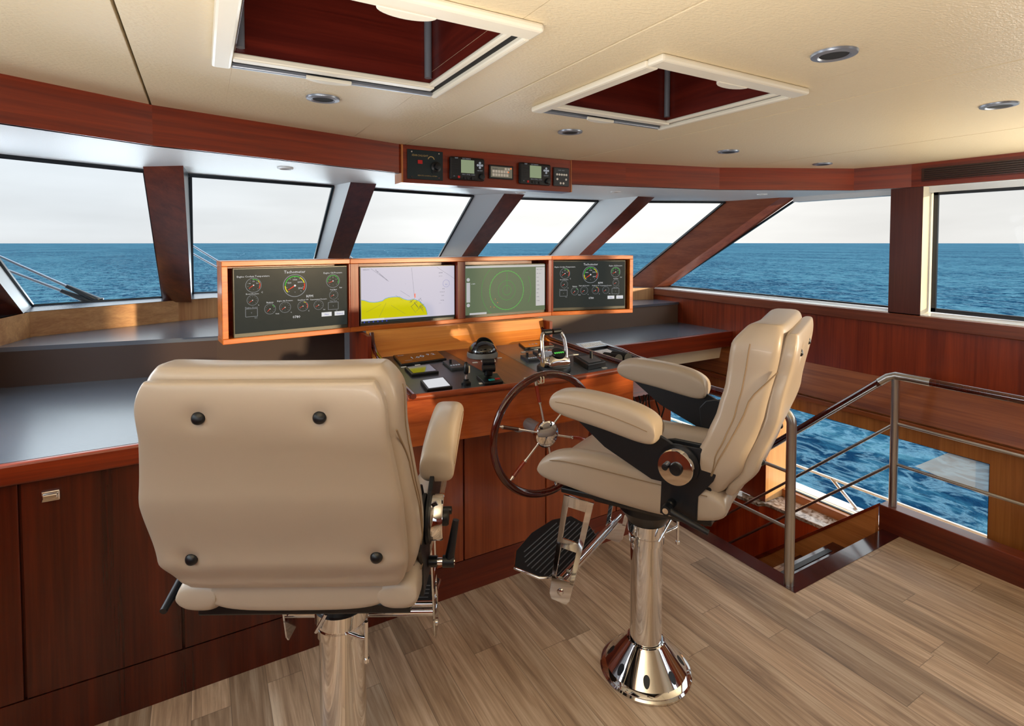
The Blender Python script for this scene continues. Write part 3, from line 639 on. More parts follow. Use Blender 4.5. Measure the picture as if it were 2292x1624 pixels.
# starboard forward counter
t = thing('worktop', 'grey laminate side counter with mahogany edge right of the console', 'worktop', (2.9, 3.1, 0.9))
child(G().box(1.98, XW - .004, 2.895, 3.46, .91, .931), 'top_panel', M['laminate'], t)
child(G().box(1.98, XW - .004, 2.868, 2.895, .812, .932), 'nosing', M['mahX'], t, bevel=0.004)
child(G().box(1.98, XW - .004, 2.97, 2.99, .70, .91), 'under_panel', M['cream'], t)
t = thing('dash_shelf', 'raised taupe dash shelf behind the starboard counter', 'shelf', (2.9, 3.6, 0))
child(G().hexa([(1.98, 3.45, .93), (XW - .004, 3.45, .93), (XW - .004, 3.73, .93), (1.98, 4.05, .93)], [(1.98, 3.45, 1.095), (XW - .004, 3.45, 1.095), (XW - .004, 3.73, 1.095), (1.98, 4.05, 1.095)]), 'front_panel', M['riser'], t)
child(G().hexa([(1.98, 3.44, 1.096), (XW - .004, 3.44, 1.096), (XW - .004, 3.735, 1.096), (1.98, 4.06, 1.096)], [(1.98, 3.44, 1.115), (XW - .004, 3.44, 1.115), (XW - .004, 3.735, 1.115), (1.98, 4.06, 1.115)]), 'shelf_top', M['laminate'], t)

# ---------------------------------------------------------------- helm console
def ctz(y): return 1.0 + 0.065 * (y - 2.12)
t = helm = thing('helm_console', 'mahogany helm console with sloping grey instrument top', 'console', (1.35, 2.4, 0))
child(G().box(0.725, 2.395, 2.28, 2.70, 0, 0.80), 'base', cabw, t)
child(G().box(0.725, 2.395, 2.262, 2.28, 0, 0.155), 'plinth', wood('plinth_wood', srgb(74, 18, 8), srgb(124, 44, 20), 'X'), t)
conw = wood('console_panel', srgb(120, 48, 22), srgb(176, 88, 44), 'Z', rough=0.3)
for x0, x1 in ((0.73, 1.040), (1.048, 1.50), (1.508, 1.97), (1.978, 2.39)):
    child(G().box(x0, x1, 2.258, 2.279, 0.160, 0.79 if x0 < 1.9 else 0.74), 'front_panel', conw, t, bevel=0.002)
FR = [(0.735, 2.15), (1.25, 2.10), (1.50, 2.083), (1.945, 2.10)]
BK = [(0.770, 2.80), (1.18, 2.80), (1.45, 2.78), (1.87, 2.755)]
g = G()
for i in range(3):
    a, b, c, d = FR[i], FR[i + 1], BK[i + 1], BK[i]
    g.hexa([v3(a, .79), v3(b, .79), v3(c, .79), v3(d, .79)], [v3(a, ctz(a[1]) - .004), v3(b, ctz(b[1]) - .004), v3(c, ctz(c[1]) - .004), v3(d, ctz(d[1]) - .004)])
child(g, 'upper_box', wood('console_front', srgb(142, 56, 20), srgb(204, 104, 44), 'X', rough=0.25), t)
def inlay(pts, th=0.002): return G().poly([(x, y, ctz(y) - .003) for x, y in pts], (0, 0, th + .003))
child(inlay([(0.765, 2.175), (1.20, 2.128), (1.17, 2.79), (0.785, 2.79)]), 'instrument_panel', M['laminate_dark'], t)
child(inlay([(1.202, 2.128), (1.43, 2.112), (1.45, 2.775), (1.172, 2.79)]), 'centre_strip', wood('console_strip', srgb(110, 46, 24), srgb(160, 84, 48), 'Y'), t)
child(inlay([(1.432, 2.112), (1.50, 2.107), (1.915, 2.122), (1.845, 2.75), (1.452, 2.775)]), 'instrument_panel', M['laminate'], t)
g = G().tube([(x, y - .004, ctz(y)) for x, y in FR], 0.014, 10)
child(g, 'front_nosing', wood('console_nosing', srgb(120, 46, 22), srgb(184, 88, 44), 'X'), t, smooth=50)
# curved side cheeks rising into the back panel
for s_, xs in ((0, (0.752, 0.785, 0.765)), (1, (1.925, 1.858, 1.865))):
    pr = [(xs[0] + (xs[1] - xs[0]) * q, y, z) for q, y, z in ((0, 2.12, 1.012), (.5, 2.46, 1.034), (1, 2.74, 1.058), (1, 2.80, 1.075), (1, 2.85, 1.112), (1, 2.875, 1.165))]
    child(G().tube(pr, 0.013, 10), 'side_rail', M['varnish'], t, smooth=50)
g = G(); n_ = 8; xs0, xs1 = 0.77, 1.87
pf = [(2.79, 1.040), (2.82, 1.052), (2.845, 1.075), (2.865, 1.11), (2.88, 1.17)]
for (y0, z0), (y1, z1) in zip(pf[:-1], pf[1:]):
    g.hexa([(xs0, y0, z0), (xs1, y0 - .03, z0), (xs1, y0, z0 - .02), (xs0, y0 + .03, z0 - .02)], [(xs0, y1, z1), (xs1, y1 - .03, z1), (xs1, y1 + .03, z1), (xs0, y1 + .05, z1)])
child(g, 'back_panel', wood('console_back', srgb(198, 108, 34), srgb(240, 162, 70), 'X', rough=0.45, coat=0.1), t, smooth=50)
child(G().box(0.745, 0.765, 2.80, 3.2, 0.9, 1.16), 'side_cheek', M['mahZ'], t); child(G().box(1.87, 1.89, 2.77, 3.2, 0.8, 1.16), 'side_cheek', M['mahZ'], t)
# little white name labels
k_ = 0
for x, y in ((0.86, 2.57), (0.935, 2.575), (0.955, 2.55), (1.075, 2.625), (1.10, 2.185), (1.22, 2.50), (1.275, 2.51), (1.33, 2.52), (1.38, 2.53), (1.33, 2.165), (1.66, 2.60), (1.565, 2.585), (1.79, 2.150)):
    g = G(); z = ctz(y) + .002; g.poly([(x - .013, y - .008, z), (x + .013, y - .010, z), (x + .015, y + .006, z), (x - .011, y + .008, z)], (0, 0, .003))
    child(g, 'name_label', M['white'], helm)
# ---------------------------------------------------------------- monitor housing and monitors
hw = wood('housing_wood', srgb(156, 70, 16), srgb(220, 122, 42), 'X', rough=0.3)
HS = [((0.080, 2.875), (0.693, 2.945)), ((0.693, 2.945), (2.007, 2.950)), ((2.007, 2.950), (2.580, 2.795))]
ZB, ZT = 1.166, 1.563
t = house = thing('monitor_housing', 'three-section wooden housing holding the four console screens', 'housing', (1.35, 2.95, 1.16))
def frame_of(i):
    p, q = Vector((*HS[i][0], 0)), Vector((*HS[i][1], 0)); u = (q - p).normalized(); n = u.cross(Vector((0, 0, 1)))  # n faces aft
    return p, q, u, n
for i in range(3):
    p, q, u, n = frame_of(i); L_ = (q - p).length; f = lambda a, d, z: p + u * a - n * d + Vector((0, 0, z))
    def slab(a0, a1, d0, d1, z0, z1):
        return [f(a0, d0, z0), f(a1, d0, z0), f(a1, d1, z0), f(a0, d1, z0)], [f(a0, d0, z1), f(a1, d0, z1), f(a1, d1, z1), f(a0, d1, z1)]
    fr = 0.026
    child(G().hexa(*slab(0, L_, 0, .15, ZT - fr, ZT)), 'top_board', hw, t, bevel=0.003)
    child(G().hexa(*slab(0, L_, 0, .15, ZB, ZB + fr)), 'bottom_board', hw, t, bevel=0.003)
    child(G().hexa(*slab(0.002, L_ - .002, .13, .15, ZB + fr, ZT - fr)), 'back_board', M['mahX'], t)
    sw = M['mahZ']
    for a in ((0, .026), (L_ - .026, L_)) if i != 1 else ((0, .045), (0.632, .684), (L_ - .026, L_)):
        if i == 0 and a[0] > .1: a = (L_ - .008, L_)
        if i == 2 and a[0] < .1: a = (0, .012)
        child(G().hexa(*slab(a[0], a[1], .0, .13, ZB + fr, ZT - fr)), 'side_board', hw if (i != 1 and (a[0] == 0) == (i == 0)) else sw, t, bevel=0.002)

class Screen:
    def __init__(s, i, a0, a1, z0, z1, depth, label, mat):
        p, q, u, n = frame_of(i); s.u, s.n, s.v = u, n, Vector((0, 0, 1))
        o = p + u * ((a0 + a1) / 2) - n * depth; o.z = (z0 + z1) / 2
        s.w, s.h = a1 - a0, z1 - z0
        s.t = thing('monitor', label, 'monitor', o); s.o = o
        g = G(); g.obox(-n * .016, u * s.w / 2, n * .014, s.v * s.h / 2); g.build('bezel', M['scr_bezel'], s.t, bevel=0.003)
        bz = 0.006; bb = 0.020
        g = G(); g.obox(n * 0 + s.v * (bb - bz) / 2, u * (s.w / 2 - bz), n * .001, s.v * (s.h - bb - bz) / 2)
        s.scr = g.build('screen', mat, s.t)
        s.x0, s.y0 = -s.w / 2 + bz, -s.h / 2 + bb; s.sw, s.sh = s.w - 2 * bz, s.h - bb - bz
        text(s.t, 'bezel_mark', 'SAMYUNG' if False else '- - -', 0.008, s.P(.5, -.05, .0016), u, s.v, M['ink_grey'], 'CENTER')
    def P(s, fx, fy, off=0.0014): return s.u * (s.x0 + fx * s.sw) + s.v * (s.y0 + fy * s.sh) + s.n * off
ARCM = [M['ink_grey'], M['ink_green'], M['ink_yellow'], M['ink_red'], M['ink_white']]
def gauge(S, fx, fy, r, label, arcs, needle=210, unit=None, lab=0.012, nums=()):
    c = S.P(fx, fy); u, v = S.u, S.v; g = G()
    g.mat(0).arc(c, u, v, r * .95, r, 0, 360, 40)
    for a0, a1, m_ in arcs: g.mat(m_).arc(c + S.n * .0003, u, v, r * .78, r * .86, a0, a1, 16)
    for k in range(9):
        a = R(225 - 270 * k / 8); d = u * math.cos(a) + v * math.sin(a); e_ = u * -math.sin(a) + v * math.cos(a)
        g.mat(0).add([c + d * r * .66 - e_ * r * .02, c + d * r * .78 - e_ * r * .02, c + d * r * .78 + e_ * r * .02, c + d * r * .66 + e_ * r * .02], [(0, 1, 2, 3)])
    a = R(needle); d = u * math.cos(a) + v * math.sin(a); e_ = u * -math.sin(a) + v * math.cos(a)
    g.mat(3).add([c - e_ * r * .05 + S.n * .0004, c + e_ * r * .05 + S.n * .0004, c + d * r * .72 + e_ * r * .02 + S.n * .0004, c + d * r * .72 - e_ * r * .02 + S.n * .0004], [(0, 1, 2, 3)])
    g.mat(4).arc(c + S.n * .0005, u, v, 0, r * .09, 0, 360, 12)
    g.mat(4)
    if label: text_into(g, label, lab, c + v * (r * 1.10), u, v, 'CENTER', 0)
    if unit: text_into(g, unit, lab * .9, c + u * r * .95 - v * r * 1.12, u, v, 'LEFT', 0)
    for q, tx in nums:
        a = R(q); text_into(g, tx, r * .2, c + u * math.cos(a) * r * .52 + v * (math.sin(a) * r * .52 - r * .07), u, v, 'CENTER', 0.0002)
    g.mat(0); text_into(g, 'x', r * .18, c - v * r * .62, u, v, 'CENTER', 0)
    g.build('gauge', ARCM, S.scr)
    g.v = []
def engine_screen(i, a0, a1, z0, z1, label, depth):
    S = Screen(i, a0, a1, z0, z1, depth, label, M['scr_dark']); u, v = S.u, S.v
    H = S.sh
    gauge(S, .51, .71, H * .185, 'Tachometer', [(180, 222, 2), (60, 178, 1), (15, 58, 2), (-30, 12, 3)], 212, 'RPM', .021, [(150, '500'), (90, '1000'), (35, '2000'), (-28, '2500')])
    gauge(S, .155, .745, H * .115, 'Engine Coolant Temperature', [(50, 100, 1), (25, 48, 2), (-35, 22, 3)], 215, 'C', .0125, [(150, '80'), (90, '100'), (30, '120')])
    gauge(S, .865, .76, H * .115, 'Engine Oil Pressure', [(-30, 190, 1)], 205, 'bar', .0125, [(150, '2'), (90, '4'), (30, '6')])
    gauge(S, .145, .51, H * .082, 'Boost Pressure', [], 215, '%', .0095)
    gauge(S, .87, .52, H * .075, 'Fuel Rate', [], 205, 'l', .0095)
    gauge(S, .29, .355, H * .085, 'Battery', [(20, 60, 1)], 225, 'Volt', .011)
    gauge(S, .42, .365, H * .088, 'Engine Air Pressure', [], 215, 'C', .0095)
    gauge(S, .58, .365, H * .085, 'Gearbox Oil', [(50, 80, 2), (-30, 45, 3)], 205, 'C', .0105)
    gauge(S, .725, .365, H * .080, 'Transmission Pressure', [], 210, 'bar', .0095)
    for fx, tx in ((.135, 'Engine Hours'), (.865, 'Trip Fuel')):
        g = G(); w_, h_ = H * .085, H * .062; c = S.P(fx, .315 if fx < .5 else .335)
        for sgn in (-1, 1):
            g.obox(c + v * sgn * h_, u * w_, v * .0008, S.n * .0002); g.obox(c + u * sgn * w_, u * .0008, v * h_, S.n * .0002)
        text_into(g, tx, .0105, c + v * (h_ + .003), u, v, 'CENTER', 0); text_into(g, '0', .010, c - v * .004, u, v, 'CENTER', 0)
        text_into(g, 'hrs' if fx < .5 else 'ltr', .010, c + u * w_ * .5 - v * (h_ + .010), u, v, 'LEFT', 0)
        g.build('readout', M['ink_grey'], S.scr)
    g = G(); text_into(g, '0780', .019, S.P(.52, .175), u, v, 'CENTER', 0); g.build('readout', M['ink_white'], S.scr)
    for fx, tx in ((.80, 'Main'), (.925, 'Genset')):
        g = G(); g.mat(0).obox(S.P(fx, .20), u * S.sw * .048, v * H * .035, S.n * .0006); g.mat(1); text_into(g, tx, .012, S.P(fx, .185, .0026), u, v, 'CENTER', 0)
        g.build('button', [M['ink_white'], M['ink_blue']], S.scr)
engine_screen(0, .050, .609, 1.190, 1.528, 'leftmost console screen showing round engine gauges on charcoal', 0.018)
engine_screen(2, .013, .546, 1.194, 1.530, 'rightmost console screen showing round engine gauges on charcoal', 0.018)
# chart plotter
S = Screen(1, .058, .630, 1.184, 1.518, .030, 'console screen showing a pale sea chart with yellow land', M['scr_chart']); u, v = S.u, S.v
coast = [(0, .42), (.03, .41), (.08, .375), (.13, .365), (.17, .37), (.215, .385), (.24, .42), (.28, .44), (.34, .445), (.39, .44), (.43, .40), (.47, .375), (.50, .37), (.53, .385), (.565, .37), (.60, .34), (.64, .28), (.67, .21), (.685, .13), (.69, .075)]
g = G(); n_ = len(coast); vs = [S.P(x, y, .0017) for x, y in coast] + [S.P(x, .075, .0017) for x, y in coast]
g.add(vs, [(i, i + 1, n_ + i + 1, n_ + i) for i in range(n_ - 1)]); g.build('land', M['scr_land'], S.scr)
g = G(); g.tube([S.P(x, y + .006, .0018) for x, y in coast], .0012, 4); g.build('coastline', M['scr_coast'], S.scr)
g = G(); rnd = random.Random(3)
for _ in range(26):
    x, y = .50 + rnd.random() * .14, .16 + rnd.random() * .22; a = rnd.choice((-.9, .7)); L2 = .006 + rnd.random() * .014
    c = S.P(x, y, .002); d = u * math.cos(a) + v * math.sin(a); e_ = u * -math.sin(a) + v * math.cos(a)
    g.add([c - d * L2 - e_ * .0005, c + d * L2 - e_ * .0005, c + d * L2 + e_ * .0005, c - d * L2 + e_ * .0005], [(0, 1, 2, 3)])
for (x0, y0, x1, y1) in ((.10, .98, .28, .74), (.52, .98, .55, .42), (.40, .56, .50, .44), (.05, .20, .20, .33), (.18, .10, .25, .35), (.30, .3, .45, .12), (.80, .98, 1, .75), (.35, .48, .42, .38)):
    a, b = S.P(x0, y0, .0019), S.P(x1, y1, .0019); d = (b - a).normalized(); e_ = d.cross(S.n) * .0004
    g.add([a - e_, b - e_, b + e_, a + e_], [(0, 1, 2, 3)])
for x, y, tx, sz_ in ((.02, .955, 'AXAI 2016', .008), (.82, .86, '20000', .010), (.82, .80, '12.5  N', .007), (.86, .55, 'XTE', .008), (.83, .49, 'COG 21', .009), (.85, .42, 'SOG', .008), (.84, .33, '0.0 kn', .009), (.82, .28, '-------', .007), (.45, .68, 'o', .006), (.62, .55, 'x', .006), (.12, .52, '\'', .006)):
    text_into(g, tx, sz_, S.P(x, y, .0019), u, v, 'LEFT', 0)
dd = (u * math.cos(-1.0) + v * math.sin(-1.0)).normalized()
text_into(g, 'Traffic Separation Lane', .010, S.P(.14, .95, .0019), u * math.cos(-.72) + v * math.sin(-.72), v * math.cos(-.72) - u * math.sin(-.72), 'LEFT', 0)
g.build('chart_marks', M['ink_dark'], S.scr)
g = G(); g.arc(S.P(.905, .66, .0018), u, v, .021, .022, 0, 360, 32); text_into(g, '0.0', .011, S.P(.905, .63, .0018), u, v, 'CENTER', 0); g.build('compass_rose', M['ink_blue'], S.scr)
g = G(); g.obox(S.P(.555, .455, .002), u * .0035, v * .012, S.n * .0003); g.build('ship_marker', M['red'], S.scr)
g = G(); g.mat(0).obox(S.P(.12, .058, .002), u * S.sw * .11, v * .006, S.n * .0003); g.mat(1)
g.obox(S.P(.5, .020, .002), u * S.sw * .5, v * .0065, S.n * .0003)
for k in range(6): g.mat(2).obox(S.P(.03 + .045 * k, .020, .0026), u * .0035, v * .0035, S.n * .0002)
g.build('task_bar', [M['ink_white'], M['scr_dark'], M['ink_blue']], S.scr)
# radar
S = Screen(1, .690, 1.286, 1.186, 1.514, .030, 'console screen showing green radar range rings', M['scr_radar']); u, v = S.u, S.v
c = S.P(.50, .47, .0018); g = G()
g.mat(0).arc(c, u, v, .122, .1245, 0, 360, 72)
for k in range(72):
    a = R(k * 5); d = u * math.cos(a) + v * math.sin(a); e_ = u * -math.sin(a) + v * math.cos(a); L2 = .008 if k % 2 else .004
    g.add([c + d * .122 - e_ * .0006, c + d * (.122 + L2) - e_ * .0006, c + d * (.122 + L2) + e_ * .0006, c + d * .122 + e_ * .0006], [(0, 1, 2, 3)])
g.build('range_ring', M['ink_lime'], S.scr)
g = G()
for rr in (.062, .030): g.arc(c, u, v, rr, rr + .0012, 0, 360, 48)
for a0, a1 in ((-28, 28), (122, 232)): g.arc(c, u, v, .180, .1812, a0, a1, 32)
g.obox(c + v * .06, u * .0006, v * .06, S.n * .0002); g.build('faint_rings', M['ink_green'], S.scr)
g = G()
for fx, fy in ((.355, .30), (.34, .13), (.30, .14), (.385, .22)): g.obox(S.P(fx, fy, .002), u * .0015, v * .0015, S.n * .0002)
g.build('echoes', M['orange_led'], S.scr)
g = G(); g.obox(S.P(.5, .975, .002), u * S.sw * .495, v * .006, S.n * .0003); g.obox(S.P(.935, .52, .002), u * S.sw * .06, v * S.sh * .42, S.n * .0003)
g.obox(S.P(.035, .46, .002), u * .012, v * S.sh * .2, S.n * .0003); g.obox(S.P(.15, .02, .002), u * S.sw * .1, v * .006, S.n * .0003)
for fy in (.72, .20): g.arc(S.P(.035, fy, .002), u, v, 0, .011, 0, 360, 20)
g.build('menu_panel', M['scr_light'], S.scr)
g = G()
for k, tx in enumerate(('HDG  021.4', 'SPD  00.0', 'POS', 'CPA', 'TCPA', 'GAIN', 'SEA', 'RAIN', 'TUNE')):
    text_into(g, tx, .0085, S.P(.885, .88 - k * .085, .0026), u, v, 'LEFT', 0)
g.build('menu_text', M['ink_dark'], S.scr)
g = G(); text_into(g, '6 NM', .011, S.P(.07, .62, .0026), u, v, 'LEFT', 0); g.build('range_text', M['ink_white'], S.scr)

# ---------------------------------------------------------------- console instruments
def cp(x, y, h=0.0): return Vector((x, y, ctz(y) + .001 + h))
def slab_on(t, name, pts, h0, h1, mat, inset=0.0, **kw):
    c = sum((Vector((x, y, 0)) for x, y in pts), Vector()) / len(pts)
    q = [Vector((x, y, 0)).lerp(c, inset) for x, y in pts]
    g = G().poly([cp(p.x, p.y, h0) for p in q], (0, 0, h1 - h0)); g.v = [tuple(Vector(v) - t.location) for v in g.v]
    return g.build(name, mat, t, **kw)
def ctrl(name, label, cat, pts, group=None):
    x = sum(p[0] for p in pts) / len(pts); y = sum(p[1] for p in pts) / len(pts)
    return thing(name, label, cat, cp(x, y), group=group)
def marks(t, name, items, mat, pts_h):
    g = G()
    for tx, s_, x, y in items: text_into(g, tx, s_, cp(x, y, pts_h), (1, -.03, 0), (0, 1, .065), 'LEFT', .0006)
    g.v = [tuple(Vector(v) - t.location) for v in g.v]; return g.build(name, mat, t)
A = [(.850, 2.594), (1.109, 2.619), (1.134, 2.827), (.870, 2.80)]
A = [(.852, 2.585), (1.105, 2.60), (1.120, 2.765), (.868, 2.765)]
t = ctrl('touch_display', 'large dark glossy control display on the left of the console top', 'display', A)
slab_on(t, 'case', A, 0, .012, M['black'], bevel=.003); slab_on(t, 'screen', A, .012, .0135, M['glossbrown'], .05)
marks(t, 'screen_marks', [('ALARM', .010, .885, 2.735), ('1.0', .045, .93, 2.66), ('0', .06, .985, 2.665), ('9.2', .04, 1.03, 2.69), ('------', .02, .89, 2.63)], M['ink_grey'], .0137)
A = [(.845, 2.405), (.980, 2.400), (.990, 2.535), (.852, 2.530)]
t = ctrl('autopilot_display', 'small dark rectangular display in front of the glossy display', 'display', A)
slab_on(t, 'case', A, 0, .014, M['black'], bevel=.003); slab_on(t, 'screen', A, .014, .0155, M['glossbrown'], .16)
A = [(.832, 2.170), (.948, 2.165), (.966, 2.305), (.848, 2.300)]
t = ctrl('tablet_display', 'small display with a plain white screen near the console edge', 'display', A)
slab_on(t, 'case', A, 0, .016, M['black'], bevel=.003); slab_on(t, 'screen', A, .016, .0172, M['ink_white'], .16)
def keypad(label, x0, x1, y0, y1, group=None):
    A = [(x0, y0), (x1, y0 - .004), (x1 + .01, y1), (x0 + .01, y1)]
    t = ctrl('control_pad', label, 'control pad', A, group)
    slab_on(t, 'case', A, 0, .014, plain('pad_grey', srgb(54, 58, 64), .4), bevel=.003)
    cx_, cy_ = (x0 + x1) / 2, (y0 + y1) / 2
    g = G().tube([cp(cx_ - .006, cy_ + .012, .014), cp(cx_ - .006, cy_ + .012, .034)], .007, 12); g.v = [tuple(Vector(v) - t.location) for v in g.v]; g.build('toggle', M['black'], t, smooth=40)
    g = G()
    for k in range(4):
        c = cp(cx_ - .02 + .014 * k, cy_ - .03, .014); g.box(c.x - .004, c.x + .004, c.y - .004, c.y + .004, c.z, c.z + .003)
    g.v = [tuple(Vector(v) - t.location) for v in g.v]; g.build('button_row', M['ink_grey'], t)
    return t
keypad('grey control pad with a toggle right of the large glossy display', 1.055, 1.125, 2.42, 2.56)
keypad('grey control pad with a toggle just left of the twin throttle', 1.485, 1.560, 2.40, 2.50)
keypad('grey control pad with a toggle behind the twin throttle', 1.595, 1.670, 2.45, 2.55)
# little chrome tipped lever
t = thing('thruster_lever', 'small black lever with a pale grip near the console edge', 'lever', cp(1.03, 2.20))
G().lathe([(.022, 0), (.022, .012), (.012, .02), (.012, .028)], (0, 0, 0), n=24).build('base', M['black'], t, smooth=40)
G().tube([(0, 0, .024), (.002, .004, .052)], .006, 12).build('stem', M['chrome'], t, smooth=40)
G().lathe([(.006, 0), (.011, .008), (.013, .028), (.009, .052), (.003, .058)], (.002, .004, .046), n=20).build('grip', M['black'], t, smooth=60)
G().obox((.013, -.004, .07), (.003, 0, 0), (0, .004, 0), (0, 0, .016)).build('grip_inlay', M['cream'], t, bevel=.001)
# joystick style engine control
A = [(1.098, 2.150), (1.190, 2.140), (1.225, 2.262), (1.115, 2.270)]
t = ctrl('joystick_control', 'black manoeuvring control with two stacked cylinders and coloured keys', 'control', A)
slab_on(t, 'base', A, 0, .014, M['black'], bevel=.003)
G().obox((.0, .02, .040), (.019, 0, 0), (0, .015, 0), (0, 0, .022)).build('pedestal', M['black'], t, bevel=.008)
G().tube([(-.027, .028, .056), (.029, .012, .056)], .019, 20).build('lower_drum', M['blackmat'], t, smooth=40)
G().tube([(-.024, .032, .084), (.028, .016, .084)], .015, 20).build('upper_drum', M['blackmat'], t, smooth=40)
G().tube([(.024, .017, .084), (.034, .0135, .084)], .010, 16).build('lever_end', M['chrome'], t, smooth=40)
G().box(-.030, -.006, -.054, -.038, .015, .020).build('key', M['teal'], t); G().box(.006, .026, -.046, -.034, .015, .020).build('key', M['red'], t)
# compass
t = thing('compass', 'black domed magnetic compass at the back of the console', 'compass', cp(1.315, 2.60))
G().lathe([(.083, 0), (.085, .010), (.083, .024), (.078, .028)], (0, 0, 0), n=40).build('base_ring', plain('compass_ring', srgb(120, 124, 124), .4), t, smooth=40)
G().lathe([(.079, .020)] + [(.079 * math.cos(R(a)), .028 + .062 * math.sin(R(a))) for a in range(0, 90, 8)] + [(.002, .090)], (0, 0, 0), n=40).build('dome', plain('compass_dome', srgb(12, 14, 14), .08, coat=1.0), t, smooth=60)
G().lathe([(.052, .0), (.052, .006), (.046, .006), (.046, 0)], (0, -.030, .062), (0, -.75, .65), n=32).build('lens_ring', M['black'], t, smooth=40)
# second glossy display, right
A = [(1.600, 2.625), (1.800, 2.615), (1.825, 2.735), (1.630, 2.745)]
t = ctrl('touch_display', 'dark glossy display behind the twin throttle', 'display', A)
slab_on(t, 'case', A, 0, .012, M['black'], bevel=.003); slab_on(t, 'screen', A, .012, .0135, M['glossbrown'], .05)
marks(t, 'screen_marks', [('1.0 8', .03, 1.66, 2.67)], M['ink_grey'], .0137)
A = [(1.715, 2.425), (1.830, 2.420), (1.828, 2.540), (1.720, 2.545)]
t = ctrl('blank_cover', 'flat thin framed cover plate on the right of the console top', 'panel', A)
slab_on(t, 'frame', A, 0, .003, M['steel']); slab_on(t, 'plate', A, .003, .004, M['laminate'], .1)
A = [(1.685, 2.150), (1.815, 2.165), (1.845, 2.305), (1.722, 2.325)]
t = ctrl('steering_tiller_box', 'black square box with a short stick right of the twin throttle', 'control', A)
slab_on(t, 'case', A, 0, .030, M['black'], bevel=.004); slab_on(t, 'top_plate', A, .030, .0315, plain('tiller_plate', srgb(96, 96, 104), .4), .3)
G().tube([(.012, .004, .030), (.014, .008, .066)], .009, 12).build('stick', M['black'], t, smooth=40)
A = [(1.600, 2.555), (1.64, 2.555), (1.64, 2.60), (1.60, 2.60)]
# twin throttle
t = thing('twin_throttle', 'chrome twin-lever engine throttle with black grips and key panel', 'throttle', cp(1.535, 2.235))
G().lathe([(.086, 0), (.086, .016), (.080, .024)], (0, 0, 0), n=36).build('base', M['blackmat'], t, smooth=40)
G().pillow(lambda s, q, h: (.062 * s, .058 * q, .052 + .038 * h + .012 * q), 20, 20, 3.0).build('housing', M['chrome'], t, smooth=80)
G().lathe([(.036, 0), (.036, .004)], (.008, -.030, .088), (0, -.55, .83), n=28).build('key_panel', M['black'], t)
g = G()
for k in range(5): g.lathe([(.0055, 0), (.0055, .0015)], (.008 - .024 + .012 * k, -.034, .0915), (0, -.55, .83), n=10)
g.build('key_lamps', M['ink_lime'], t)
for sx in (-1, 1):
    pr = [(sx * .070, -.012, .045), (sx * .072, -.004, .10), (sx * .068, .008, .15), (sx * .058, .018, .178), (sx * .040, .020, .190)]
    G().tube(pr, .0105, 14).build('lever', M['chrome'], t, smooth=50)
    G().lathe([(.020, 0), (.020, .016)], (sx * .060, -.012, .042), (sx, 0, 0), n=24).build('pivot_cap', M['chrome'], t, smooth=40)
    G().tube([(sx * .006, .020, .190), (sx * .052, .020, .190)], .0145, 14).build('grip', M['black'], t, smooth=50)

# steering wheel
WC = Vector((1.298, 1.95, 0.812)); WR = 0.262
off = [tuple(Vector((WR * math.cos(a), 0, WR * math.sin(a)))) for a in [2 * math.pi * k / 64 for k in range(64)]]
t = G().tube(off, .0165, 14, True).build('steering_wheel', M['varnish'], helm, smooth=80, loc=WC - helm.location)
t['label'] = 'varnished mahogany wheel rim with six chrome spokes'
for k in range(6):
    a = R(103 + 60 * k); d = Vector((math.cos(a), 0, math.sin(a)))
    g = G(); g.mat(0).tube([d * .05, d * (WR - .012)], .0052, 10); g.mat(1).tube([d * .150, d * .165, d * .215, d * .228], .0085, 12)
    g.mat(0).tube([d * .142, d * .152], .008, 12); g.mat(0).tube([d * .226, d * .238], .0085, 12)
    g.build('spoke', [M['chrome'], M['varnish'] if k % 2 else wood('spoke_grip', srgb(120, 26, 10), srgb(170, 50, 22), 'Z', rough=.15, coat=.8)], t, smooth=50)
G().lathe([(.058, -.012), (.060, 0), (.058, .012), (.050, .018), (.002, .024)], (0, 0, 0), (0, -1, 0), n=40).build('hub', M['chrome'], t, smooth=40)
G().lathe([(.028, 0), (.028, .20), (.060, .20), (.062, .235), (.052, .25), (.052, .295)], (0, .015, 0), (0, 1, 0), n=32).build('shaft', plain('hub_grey', srgb(150, 155, 160), .3, .5), t, smooth=40)
g = G()
for dx in (-.007, .007):
    g.tube([(dx - .050, -.0205, WR - .020), (dx - .05, -.0205, WR + .002), (dx - .05, 0, WR + .012), (dx - .05, .0205, WR + .002), (dx - .05, .0205, WR - .02), (dx - .05, 0, WR - .029)], .003, 6, True)
g.v = [tuple(Vector(v) + Vector((.018, 0, -.008))) for v in g.v]; g.build('cord_turns', M['cream'], t)

# cables hanging below the console end
g = G(); rnd = random.Random(5)
for k in range(7):
    x = 2.06 + .035 * k; zt = .80 - .01 * rnd.random(); pts = []
    for j in range(9):
        q = j / 8; pts.append((x + .02 * math.sin(q * 4 + k) + .012 * rnd.random(), 2.235 - .012 * math.sin(q * 3), zt - .20 * q))
    g.tube(pts, .0045, 6)
tag(g.build('cable_bundle', M['rubber'], smooth=60), 'loose black cables hanging at the starboard end of the console', 'cables')
